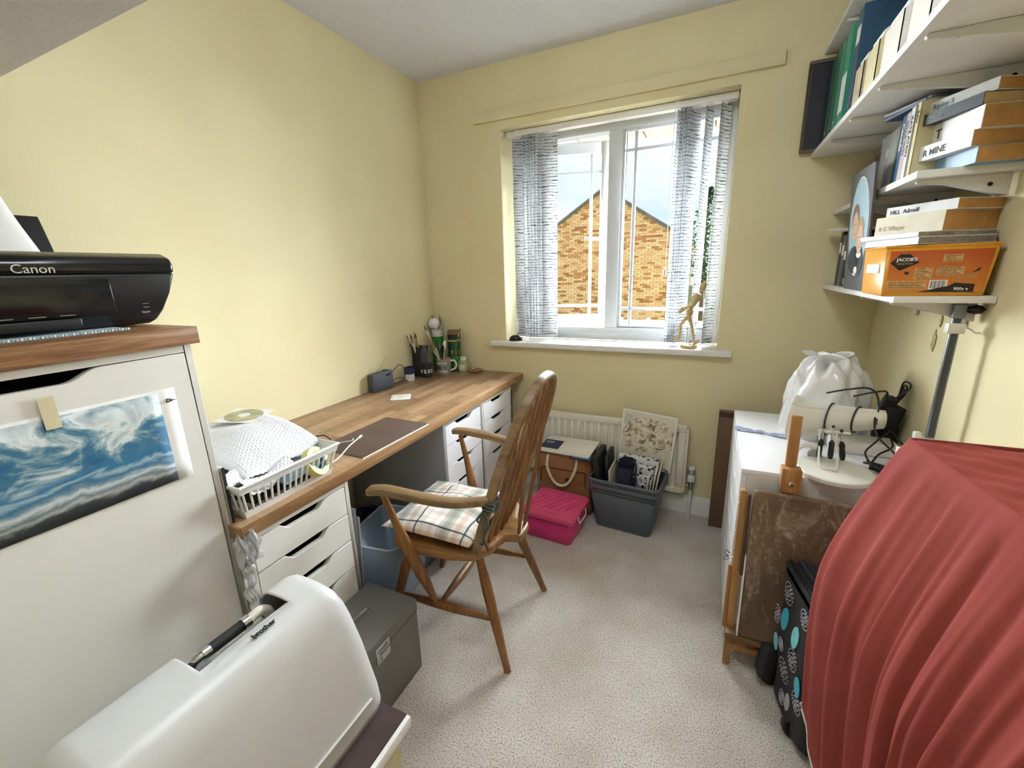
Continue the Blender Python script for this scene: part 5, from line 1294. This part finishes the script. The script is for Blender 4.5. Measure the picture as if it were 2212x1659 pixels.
# red cloth over a tall box
bxr = thing('draped_crate', 'tall plain crate hidden under the red cloth', 'crate', (2.19, -1.66, 0))
m = MB()
for z in (.02, .35, .66, .93): m.box(-.05, .11, -.30, .28, z, z+.055)
for x in (-.05, .085):
    for y in (-.30, .255): m.box(x, x+.025, y, y+.025, 0, .985)
m.build('crate_frame', BEECH, bxr)
RED = NB('terracotta_red_cloth'); b = RED; v = b.coord(); nn = b.noise(v, 500, 2); n2 = b.noise(v, 6, 3)
b.color(b.ramp(n2, [(.3, '#8f3f39'), (.7, '#9a4841')])); b.set(Roughness=.85); b.b.inputs['Specular IOR Level'].default_value = .15; b.bump(nn, .25, .0008)
rc = thing('red_cloth', 'terracotta red cloth with white hem draped over a tall box in the right foreground', 'cloth', (2.19, -1.66, .997))
# top outline (local): far edge runs along +x at y=.345, left edge along -y; perimeter from the wall round the corner
def top_pt(s):   # s 0..1: wall->corner ; 1..2: corner -> near end ; 2..3 back along near edge
    if s <= 1: return Vector((.122-(.122+.142)*s, .348-.006*s, 0)), Vector((0, 1, 0))
    t = s-1
    return Vector((-.142+.035*t*2.0, .342-.72*t, 0)), Vector((-1, 0.05, 0))
def cl_fn(u, v_):
    s = u*2
    p, n_ = top_pt(s)
    # blend outward direction round the corner
    w_ = math.exp(-((s-1)/.13)**2); cdir = Vector((-.80, .60, 0))
    n_ = (n_*(1-w_)+cdir*w_).normalized()
    hem = .62 if s < .62 else (.62+(.93-.62)*min(1, (s-.62)/.5) if s < 1.12 else .93+.03*sin(6*s))
    hem = {True: .40+.05*sin(9*s), False: hem}[s < .8]
    if s >= .8: hem = .36+(.955-.36)*min(1, max(0, (s-.8)/.32))**.7
    d = v_*hem
    # flare: quickly out, then straight down, slightly back in
    k = min(1, d/.34); kk = d/.36; fl_ = (.088+.032*w_)*kk/(1+kk**4)**.25-.055*max(0, (d-.36)/.57)**1.2
    if s < .75: fl_ *= .45
    amp = .0012+.0085*min(1, d/.55)
    ph = s*62+2.6*sin(3.1*s)+1.2*sin(9*s)
    fold = amp*(sin(ph+.8*d)+.5*sin(1.73*ph+1.3-1.5*d)+.3*sin(2.9*ph+.4+2*d))*min(1, d/.05)
    along = Vector((n_.y, -n_.x, 0))
    sag = .006*min(1, d/.03)
    q = p+n_*(fl_+fold+sag)+along*(.010*amp/.02*sin(ph*1.4+.7))
    return (q.x, q.y, .004-d+.004*(1-min(1, d/.012)))
m = MB().grid(cl_fn, 260, 60)
m.build('drape', RED.m, rc, ang=180, solid=.0015)
def cl_top(u, v_):
    # bilinear between far and near edge
    e_ = top_pt(1+v_)[0]; x = e_.x+(.122-e_.x)*u; y = e_.y+.006*u
    return (x, y, .0045+.0022*sin(46*v_+9*u)*(.4+u)+.0015*sin(80*v_-14*u)-.002*(u < .01))
MB().grid(cl_top, 30, 70).build('top_sheet', RED.m, rc, ang=180, solid=.0015)
hem_pts = [Vector(cl_fn(u/220, 1.0)) for u in range(0, 221)]
ribbon(hem_pts, .003, .012, lambda i, p: (0, 0, 1)).build('hem', mat('white_hem', '#e0dad2', .8), rc)

# ================================================================== shelves on the right wall
SHW = mat('white_shelf_board', '#e4e2de', .42, var=.02)
BRK = mat('white_bracket', '#d9d7d2', .4, var=.02)
def shelf(label, z, x0, y0, y1, brs):
    s = thing('wall_shelf', label, 'shelf', (W, 0, z), group='white shelves on the right wall')
    B(x0-W, -.0015, y0, y1, -.018, 0).build('board', SHW, s, bevel=.001)
    for y in brs:
        d = W-x0-.015
        p = [(-.012, -.0185), (-d, -.0185), (-d-.004, -.023), (-d, -.028), (-d+.05, -.034), (-.05, -.062), (-.012, -.070)]
        k = MB().prism(p, lambda u, v_, w_: (u, w_, v_), y-.006, y+.006).build('bracket', BRK, s, bevel=.001)
        MB().tube([(-.05, y-.007, -.042), (-.05, y+.007, -.042)], .005, 8).build('bracket_hole', DARKIN, k)
        MB().tube([(-d+.05, y, -.034), (-d+.05, y, -.026)], .003, 6).build('screw', STEELG, k)
    return s
shelf('white shelf at the top of the right wall above the binders', 2.18, 2.0, -1.95, -.004, (-.29, -.56, -.83, -1.11, -1.4))
shelf('deep white shelf holding the green binders and magazine files', 1.80, 2.0, -1.95, -.004, (-.29, -.56, -.83, -1.11, -1.4))
shelf('narrow white shelf carrying the paperbacks and the lying book stack', 1.565, 2.11, -.872, -.004, (-.24, -.54, -.836))
shelf('lowest white shelf carrying the orange biscuit tub', 1.255, 2.11, -.880, -.004, (-.24, -.54, -.82))
for i, y in enumerate((-.435, -.755)):
    u = thing('shelf_upright', ['white slotted shelf upright on the right wall nearer the window', 'white slotted shelf upright on the right wall beside the metal post'][i], 'rail', (W, y, 1.165))
    B(-.011, -.001, -.012, .012, 0, 1.22).build('channel', BRK, u, bevel=.002)
    for k in range(24): B(-.0116, -.0105, -.006, -.003, .02+k*.05, .036+k*.05).build('slot', DARKIN, u)
    for k in range(24): B(-.0116, -.0105, .003, .006, .02+k*.05, .036+k*.05).build('slot', DARKIN, u)

# --- deep shelf
ZB_ = 1.80
fr_ = thing('picture_frame', 'black picture in a thin brown frame at the window end of the deep shelf', 'frame', (2.12, -.030, ZB_), rot=(radians(-1), 0, 0))
FRW = mat('dark_brown_frame', '#5e4a36', .5)
m = MB().box(-.17, .15, -.008, .008, 0, .012).box(-.17, .15, -.008, .008, .328, .34).box(-.17, -.158, -.008, .008, .012, .328).box(.138, .15, -.008, .008, .012, .328); m.build('frame', FRW, fr_, bevel=.001)
B(-.158, .138, -.004, .006, .012, .328).build('picture', mat('near_black_print', '#1e2029', .35, var=.2, vscale=5), fr_)
fr2 = thing('picture_frame', 'dark grey frame with white band just behind the black picture on the shelf', 'frame', (2.135, -.0125, ZB_+.012))
B(-.165, .15, -.006, .006, 0, .322).build('frame', mat('dark_grey_frame', '#3c3b3a', .5), fr2, bevel=.001); B(-.165, .15, -.0068, -.0062, .29, .305).build('white_band', PAPER, fr2)
def binder(label, y, t_, h_, m_, lean=0, x=2.022, d=.28, lab=None, ringm=True):
    o = thing('ring_binder', label, 'binder', (x, y, ZB_), rot=(radians(lean), 0, 0), group='ring binders on the deep shelf')
    B(0, d, -t_/2, -t_/2+.003, 0, h_).build('cover', m_, o); B(0, d, t_/2-.003, t_/2, 0, h_).build('cover', m_, o); B(0, .003, -t_/2+.003, t_/2-.003, 0, h_).build('spine', m_, o)
    B(.012, d-.01, -t_/2+.008, t_/2-.010, .004, h_-.02).build('pages', PAPER, o)
    if lab: B(-.0012, 0, -t_/2+.008, t_/2-.008, lab[0], lab[1]).build('spine_label', PAPER, o)
    if ringm:
        MB().tube([(-.001, .006*cos(a), .05+.006*sin(a)) for a in [2*pi*i/12 for i in range(13)]], .0012, 6).build('finger_ring', CHROME, o)
    return o
DG = mat('dark_green_card', '#1f5042', .45, var=.06); TE = mat('teal_card', '#2f8b74', .42, var=.05); TE2 = mat('teal_card_bright', '#35967c', .42, var=.05); BLU = mat('petrol_blue_card', '#1e4a66', .45, var=.08)
binder('dark green ring binder beside the black picture on the deep shelf', -.105, .065, .315, DG)
binder('dark green ring binder, second along the deep shelf', -.178, .060, .315, mat('mid_green_card', '#246350', .45, var=.06))
binder('teal ring binder with no label on the deep shelf', -.245, .055, .312, TE)
binder('bright teal ring binder with white spine label on the deep shelf', -.325, .075, .318, TE2, lab=(.06, .18))
binder('petrol blue ring binder next to the magazine files', -.450, .055, .320, BLU, lab=(.22, .27))
def magfile(name, label, y, t_, m_, h0, h1, x=2.022, d=.24, fill=None, prints=()):
    o = thing(name, label, 'magazine file', (x, y, ZB_), group='magazine files on the deep shelf')
    p = [(0, 0), (d, 0), (d, h1), (d*.72, h1), (0, h0)]
    for s in (-1, 1):
        MB().prism(p, lambda u, v_, w_: (u, w_, v_), s*t_/2-.0015*s, s*t_/2).build('side_panel', m_, o)
    B(0, .0025, -t_/2, t_/2, 0, h0).build('front_panel', m_, o); B(d-.0025, d, -t_/2, t_/2, 0, h1).build('back_panel', m_, o); B(0, d, -t_/2, t_/2, 0, .0025).build('bottom', m_, o)
    q = [(.008, .004), (d-.006, .004), (d-.006, h1-.012), (d*.74, h1-.015), (.008, h0+.02)]
    MB().prism(q, lambda u, v_, w_: (u, w_, v_), -t_/2+.004, t_/2-.004).build('papers', fill or PAPER, o)
    for pm, quad in prints: MB().prism(quad, lambda u, v_, w_: (u, w_, v_), -t_/2-.0011, -t_/2-.0004).build('print', pm, o)
    return o
CARD = mat('buff_card', '#cdbfa0', .65, var=.08); PRT = mat('brown_art_print', '#8a7458', .6, var=.5, vscale=26); YEL = mat('cream_file', '#ddd2a4', .5, var=.06, vscale=14); WHF = mat('white_file', '#e9e5db', .5, var=.03)
magfile('magazine_file', 'buff magazine file printed with brown art next to the blue binder', -.535, .085, mat('print_card', '#c8b596', .6, var=.22, vscale=24), .13, .25, prints=[(PRT, [(.03, .02), (.13, .02), (.13, .15), (.03, .13)])])
magfile('magazine_file', 'translucent cream magazine file in the middle of the deep shelf', -.665, .10, YEL, .13, .29, prints=[(mat('ochre_print', '#d0a94f', .6, var=.3), [(.03, .07), (.10, .10), (.10, .13), (.03, .10)])])
magfile('magazine_file', 'white magazine file with dark red picture nearest the camera on the deep shelf', -.83, .13, WHF, .12, .27, prints=[(mat('maroon_print', '#6b4038', .6, var=.4, vscale=30), [(.025, .085), (.11, .125), (.11, .165), (.025, .125)]), (PRT, [(.16, .15), (.23, .18), (.23, .24), (.16, .215)])])
magfile('magazine_file', 'white magazine file half out of frame at the near end of the deep shelf', -1.01, .12, WHF, .12, .27)
o = thing('pink_folder', 'pink folder lying on top of the blue binder under the top shelf', 'folder', (2.04, -.515, ZB_+.322)); B(0, .22, -.09, .04, 0, .022).build('cover', mat('magenta_card', '#c23a7a', .45, var=.05), o, bevel=.006); B(.006, .215, -.084, .034, .006, .016).build('pages', PAPER, o)

# --- books
AGED = mat('aged_pages', '#b98a50', .85, var=.12, vscale=40, bump=.4, bscale=400)
AGED2 = mat('pale_pages', '#cfae7c', .85, var=.1, vscale=40, bump=.4, bscale=400)
def pages_mat(): return AGED
def book_lying(label, loc, L, D, T, cov, rz=0, pages=None, title=None, tcol=None, tsize=None, group=None, sub=None):
    # spine on -x side, length along y, page edges towards +x and -y
    o = thing('paperback_book', label, 'book', loc, radians(rz), group)
    B(0, D, -L/2, L/2, 0, .0012).build('cover', cov, o); B(0, D, -L/2, L/2, T-.0012, T).build('cover', cov, o); B(-.0008, .001, -L/2, L/2, 0, T).build('spine', cov, o, bevel=.0004, seg=1)
    B(.0012, D-.002, -L/2+.0008, L/2-.0015, .0013, T-.0013).build('pages', pages or AGED, o)
    if title: text(title, tsize or T*.62, (-.0012, L/2-.012, T*.26), (0, -1, 0), (0, 0, 1), tcol or BLACKM, o, extr=.0003, bold=.0003)
    return o
def book_up(label, loc, T, D, Hh, cov, lean=0, title=None, tcol=None, tsize=None, group=None, pages=None, t2=None):
    o = thing('paperback_book', label, 'book', loc, rot=(radians(lean), 0, 0), group=group)
    B(0, D, -T/2, -T/2+.0012, 0, Hh).build('cover', cov, o); B(0, D, T/2-.0012, T/2, 0, Hh).build('cover', cov, o); B(-.0008, .001, -T/2, T/2, 0, Hh).build('spine', cov, o)
    B(.0012, D-.002, -T/2+.0013, T/2-.0013, .001, Hh-.001).build('pages', pages or AGED2, o)
    if title: text(title, tsize or T*.7, (-.0012, T*.25, Hh-.02), (0, 0, -1), (0, -1, 0), tcol or PAPER, o, extr=.0003, bold=.0004)
    return o
ZC_ = 1.565
cv = lambda n, h: mat('cover_'+n, h, .4, var=.08, vscale=18)
gu = 'paperbacks standing on the narrow shelf'; gl = 'books lying stacked on the narrow shelf'
xs = 2.122
book_up('dark green spined book beside the clear box on the narrow shelf', (xs, -.640, ZC_), .016, .13, .170, cv('green', '#3c5a3f'), title='Wild', tcol=mat('tan_print', '#b98d4e', .6), group=gu)
book_up('blue book titled Canada on the narrow shelf', (xs, -.666, ZC_), .028, .13, .178, cv('canada', '#1f4f86'), title='Canada', tsize=.024, group=gu)
book_up('peach and violet spined paperback right of the blue one', (xs, -.696, ZC_), .028, .13, .178, cv('peach', '#c9b7b4'), title='CILLA WIN', tcol=cv('violet', '#4b3f74'), tsize=.018, group=gu)
book_up('white spined paperback lettered KATE on the narrow shelf', (xs, -.725, ZC_), .026, .13, .182, cv('kate', '#dddcd8'), title='KATE ATKIN', tcol=BLACKM, tsize=.018, group=gu)
book_up('cream spined paperback standing last before the lying stack', (xs+.004, -.750, ZC_), .020, .13, .186, cv('cream', '#d8cb9f'), title='Selby', tcol=BLACKM, group=gu)
o = book_lying('thin dark blue booklet lying on top of the standing paperbacks', (2.118, -.660, ZC_+.188), .17, .11, .010, cv('navy', '#253a66'), rz=14, pages=PAPER)
o = book_lying('white booklet lying topmost under the deep shelf', (2.122, -.655, ZC_+.199), .16, .10, .006, cv('white2', '#d5dade'), rz=22, pages=PAPER)
ys_ = -.836
book_lying('blue and white paperback, lowest of the lying stack', (2.190, ys_, ZC_), .150, .128, .036, cv('bluewhite', '#7fa3bd'), rz=10, group=gl)
book_lying('white paperback second from bottom of the lying stack', (2.165, ys_, ZC_+.0365), .155, .14, .036, cv('white3', '#e6e6e4'), rz=18, title='R MINE', group=gl)
book_lying('thick white paperback in the middle of the lying stack', (2.180, ys_, ZC_+.073), .155, .130, .050, cv('white4', '#eceae6'), rz=14, title='T', group=gl)
book_lying('charcoal paperback near the top of the lying stack', (2.165, ys_+.005, ZC_+.1235), .160, .145, .027, cv('charcoal', '#3a4048'), rz=22, title='Colson', tcol=mat('grey_print', '#9aa3ab', .6), group=gl, pages=AGED2)
book_lying('white paperback with blue mark, topmost of the lying stack', (2.180, ys_+.006, ZC_+.151), .165, .13, .027, cv('white5', '#e3e6e6'), rz=26, title='Ripley 5', tcol=cv('bluegrey', '#6f8ea3'), group=gl)
# clear box with dark contents
cb_ = thing('clear_box', 'clear plastic box with dark card inside on the narrow shelf', 'box', (2.125, -.545, ZC_))
CLRB = NB('clear_box_plastic'); CLRB.set(Base_Color=(.85, .88, .9, 1), Roughness=.12); CLRB.b.inputs['Alpha'].default_value = .38
MB().taper((.07, 0), (.065, .075), (.07, .08), 0, .165).build('box_shell', CLRB.m, cb_, bevel=.004)
B(.012, .12, -.06, .06, .003, .10).build('dark_card', mat('dark_card_print', '#3d3a3f', .6, var=.5, vscale=30), cb_); B(.009, .0115, -.05, .03, .065, .088).build('red_label', mat('maroon_label', '#6d3a3c', .5, var=.2), cb_)
B(.012, .12, -.06, .065, .101, .125).build('grey_card', mat('grey_card_print', '#9b9793', .6, var=.2, vscale=20), cb_)
# leaning frame at the window end of the narrow shelf
lf = thing('framed_picture', 'beige framed picture leaning back at the window end of the narrow shelf', 'frame', (2.15, -.25, ZC_), rot=(radians(0), radians(14), 0))
m = MB().box(-.006, .006, -.10, .10, 0, .014).box(-.006, .006, -.10, .10, .176, .19).box(-.006, .006, -.10, -.086, .014, .176).box(-.006, .006, .086, .10, .014, .176); m.build('frame', mat('beige_frame', '#b7a48b', .5), lf, bevel=.001)
B(-.003, .004, -.086, .086, .014, .176).build('picture', mat('dim_photo', '#5b5a55', .3, var=.5, vscale=20), lf)

# --- lowest shelf
ZD_ = 1.255
tbx = thing('biscuit_tub', 'orange plastic biscuit tub standing on the lowest shelf', 'tub', (2.078, -.874, ZD_), radians(0))
ORG = mat('orange_plastic', '#dd9a2e', .35, var=.04)
m = MB(); t0 = [(.006, .004), (.212, .004), (.212, .182), (.006, .182)]; t1 = [(0, 0), (.222, 0), (.222, .188), (0, .188)]
vs = [(x, y, 0) for x, y in t0]+[(x, y, .126) for x, y in t1]
m.add(vs, [(3, 2, 1, 0)]+[(i, (i+1) % 4, 4+(i+1) % 4, 4+i) for i in range(4)]); m.build('tub_wall', ORG, tbx, solid=.002, bevel=.006)
m = MB().tube([(0, 0, .127), (.222, 0, .127), (.222, .188, .127), (0, .188, .127), (0, 0, .127)], .0035, 6); m.build('rim', ORG, tbx)
b = NB('biscuit_wrap_print'); v = b.coord(); q = b.xyz(v); n1 = b.noise(v, 16, 4, .6)
f = b.math('ADD', b.math('MULTIPLY', q[2], 6.), b.math('MULTIPLY', n1, .45)); b.color(b.ramp(f, [(.25, '#c98a3c'), (.5, '#c8742c'), (.85, '#b8501f')])); b.set(Roughness=.35); WRAP = b.m
def front(u, v_, w_): return (u, .004*(1-v_/.126)-w_, v_)
MB().prism([(.013, .010), (.205, .010), (.211, .116), (.010, .116)], front, .0022, .0030).build('wrap_label', WRAP, tbx)
BLKP = mat('black_print', '#1b1613', .5)
MB().prism([(.012, .086), (.034, .066), (.072, .086), (.050, .108), (.030, .108)], front, .0031, .0034).build('logo_panel', BLKP, tbx)
text("JACOB'S", .0115, (.0240, -.0031, .0905), (1, 0, 0), (0, 0, 1), PAPER, tbx, name='logo_lettering', extr=.0002, bold=.0003); text('SELECTION', .0062, (.0265, -.0028, .0815), (1, 0, 0), (0, 0, 1), mat('gold_print', '#c9a45a', .5), tbx, name='logo_lettering', extr=.0002)
MB().lathe([(0, 0), (.005, 0), (.005, .0004), (0, .0004)], (.050, -.0018+.0012, .060), 14, Euler((pi/2, 0, 0)).to_matrix()).build('round_mark', BLKP, tbx)
TANP = mat('tan_text_panel', '#caa066', .6, var=.25, vscale=160); 
for quad in ([(.012, .020), (.095, .020), (.095, .040), (.012, .040)], [(.066, .044), (.102, .044), (.102, .074), (.066, .074)], [(.110, .052), (.163, .052), (.163, .074), (.110, .074)], [(.118, .085), (.155, .085), (.155, .104), (.118, .104)]):
    MB().prism(quad, front, .0031, .0034).build('text_panel', TANP, tbx)
    (a, z0), (b_, _), (_, z1), _ = quad
    for k in range(int((z1-z0)/.0042)): MB().prism([(a+.003, z0+.002+k*.0042), (b_-.003-.006*(k % 3), z0+.002+k*.0042), (b_-.003-.006*(k % 3), z0+.0034+k*.0042), (a+.003, z0+.0034+k*.0042)], front, .0034, .0036).build('text_line', mat('brown_text', '#6b4423', .6), tbx)
MB().prism([(.100, .016), (.136, .016), (.136, .041), (.100, .041)], front, .0031, .0034).build('barcode_panel', PAPER, tbx)
for k in range(12): MB().prism([(.103+k*.0026, .020), (.103+k*.0026+(.0008 if k % 3 else .0015), .020), (.103+k*.0026+(.0008 if k % 3 else .0015), .039), (.103+k*.0026, .039)], front, .0034, .0037).build('barcode_bar', BLKP, tbx)
MB().prism([(.080, .0105), (.189, .0105), (.189, .030), (.150, .034), (.140, .026)], front, .0031, .0034).build('dark_corner', BLKP, tbx)
text('900g e', .0105, (.150, -.0002, .015), (1, 0, 0), (0, 0, 1), PAPER, tbx, name='weight_lettering', extr=.0002, bold=.0002)
MB().prism([(.150, .041), (.185, .046), (.191, .060), (.155, .052)], front, .0031, .0034).build('biscuit_picture', mat('biscuit_print', '#b77f47', .5, var=.2, vscale=60), tbx)
MB().prism([(.178, .058), (.192, .064), (.193, .072)], front, .0031, .0035).build('dark_flash', BLKP, tbx)
B(-.0012, .0012, .035, .140, .060, .084).build('white_sticker', PAPER, tbx)
# things in the tub: stack across its top
gt_ = 'books and magazines lying on the orange tub'; zt = ZD_+.132
book_lying('white magazines lying lowest on the orange tub', (2.105, -.79, zt), .20, .18, .018, cv('mags', '#dad8d4'), rz=18, pages=mat('grey_pages', '#8b8173', .8, var=.3, vscale=90), group=gt_)
book_lying('thin lilac magazine lying second on the orange tub', (2.098, -.785, zt+.0185), .21, .185, .012, cv('lilac', '#c7c6d2'), rz=20, pages=mat('grey_pages', '#8b8173', .8), group=gt_)
book_lying('thick cream paperback with faded spine on the magazines', (2.135, -.79, zt+.031), .19, .165, .050, cv('faded', '#e2d9c2'), rz=30, title='R C Villager', tcol=mat('faded_print', '#b9a98a', .7), tsize=.016, group=gt_)
book_lying('white paperback with black script, topmost above the orange tub', (2.155, -.79, zt+.0815), .19, .15, .026, cv('script', '#e9ebee'), rz=30, title='HILL  Adrmill', tcol=BLACKM, tsize=.015, group=gt_)
# oval photograph card
pc = thing('photo_card', 'grey card mount with an oval photograph standing on the lowest shelf', 'photograph', (2.108, -.505, ZD_), rot=(0, radians(-3.8), radians(0)))
B(-.003, .003, -.125, .125, 0, .385).build('mount', mat('dark_grey_mount', '#4a4a4f', .5, var=.04), pc)
def disc(cy, cz, ry_, rz_, m_, x, name, n=28, th=.0004, a0=0, a1=2*pi):
    p = [(cy+ry_*cos(a0+(a1-a0)*i/n), cz+rz_*sin(a0+(a1-a0)*i/n)) for i in range(n)]
    MB().prism(p, lambda u, v_, w_: (w_, u, v_), x-th, x).build(name, m_, pc)
disc(0, .205, .104, .158, PAPER, -.0030, 'oval_edge'); disc(0, .205, .100, .154, mat('sky_blue_backdrop', '#a9c6d6', .4, var=.05), -.0034, 'oval_backdrop')
SKIN = mat('print_skin', '#d9b59c', .5); HAIR = mat('print_hair', '#7c6248', .6, var=.2, vscale=60); JMP = mat('print_navy', '#20242e', .6)
disc(.022, .100, .066, .045, JMP, -.0038, 'printed_jumper'); disc(-.028, .100, .055, .050, JMP, -.0038, 'printed_jumper'); disc(-.034, .116, .026, .010, PAPER, -.0042, 'printed_collar')
disc(.032, .232, .040, .050, HAIR, -.0038, 'printed_hair'); disc(.030, .208, .033, .048, SKIN, -.0042, 'printed_face'); disc(-.033, .188, .038, .048, mat('print_fair_hair', '#b99a72', .6), -.0044, 'printed_hair'); disc(-.035, .164, .032, .046, SKIN, -.0048, 'printed_face')
for cy, cz in ((.042, .216), (.019, .216), (-.024, .172), (-.047, .172)): disc(cy, cz, .003, .002, HAIR, -.0052, 'printed_eye', 8)
for cy, cz in ((.030, .184), (-.035, .141)): disc(cy, cz, .006, .002, mat('print_lip', '#a8645c', .6), -.0052, 'printed_mouth', 8)
disc(-.01, .066, .018, .012, PAPER, -.0042, 'printed_motif')
# window end of the lowest shelf
gd = 'files at the window end of the lowest shelf'
for i, (y, c_, h_) in enumerate(((-.10, '#3b4045', .215), (-.145, '#6c7074', .20), (-.19, '#2c3034', .17))):
    o = B(0, .15, -.019, .019, 0, h_).build('box_file', mat('file_%d' % i, c_, .5, var=.1), bevel=.002); place(o, (2.135, y, ZD_)); tag(o, ['charcoal box file nearest the window on the lowest shelf', 'mid grey box file in the middle on the lowest shelf', 'short black box file on the lowest shelf'][i], 'box file', gd)
    B(-.0012, 0, -.012, .012, h_*.6, h_*.8).build('spine_label', PAPER, o)
o = B(-.06, .14, -.09, .09, 0, .008).build('foam_sheet', SHW, bevel=.001); place(o, (2.145, -.145, ZD_+.218), rot=(radians(3), 0, radians(4))); tag(o, 'small white panel lying across the box files', 'panel')
o = thing('desk_speaker', 'grey rounded speaker on the lowest shelf near the wall corner', 'speaker', (2.165, -.275, ZD_)); B(-.04, .05, -.035, .035, 0, .095).build('speaker_body', mat('light_grey_plastic', '#8e8e90', .5, var=.05), o, bevel=.015, seg=3); MB().lathe([(0, 0), (.022, 0), (.022, .002), (0, .002)], (-.041, 0, .055), 20, Euler((0, -pi/2, 0)).to_matrix()).build('cone', BLACKM, o)
for i, (z0, c_, h_) in enumerate(((0, '#8fa3bb', .018), (.0185, '#3c3a3c', .016), (.035, '#5a6283', .020))):
    o = B(-.055, .06, -.05, .05, 0, h_).build('small_case', mat('case_%d' % i, c_, .35, var=.25, vscale=50), bevel=.004); place(o, (2.175, -.365, ZD_+z0+(.0005 if i else 0)), radians(-3+4*i)); tag(o, ['pale blue case at the bottom of the small stack on the lowest shelf', 'dark patterned case in the middle of the small stack', 'violet blue case on top of the small stack'][i], 'case', 'small cases stacked on the lowest shelf')
o = thing('note_card', 'pink and white note card standing behind the small cases', 'card', (2.20, -.335, ZD_+.0005)); B(-.002, .002, -.015, .015, 0, .12).build('card', mat('pinkish_card', '#d9cfd2', .6), o); B(-.0026, -.0021, -.012, .012, .07, .10).build('card_print', mat('grey_pages', '#8b8173', .8), o)
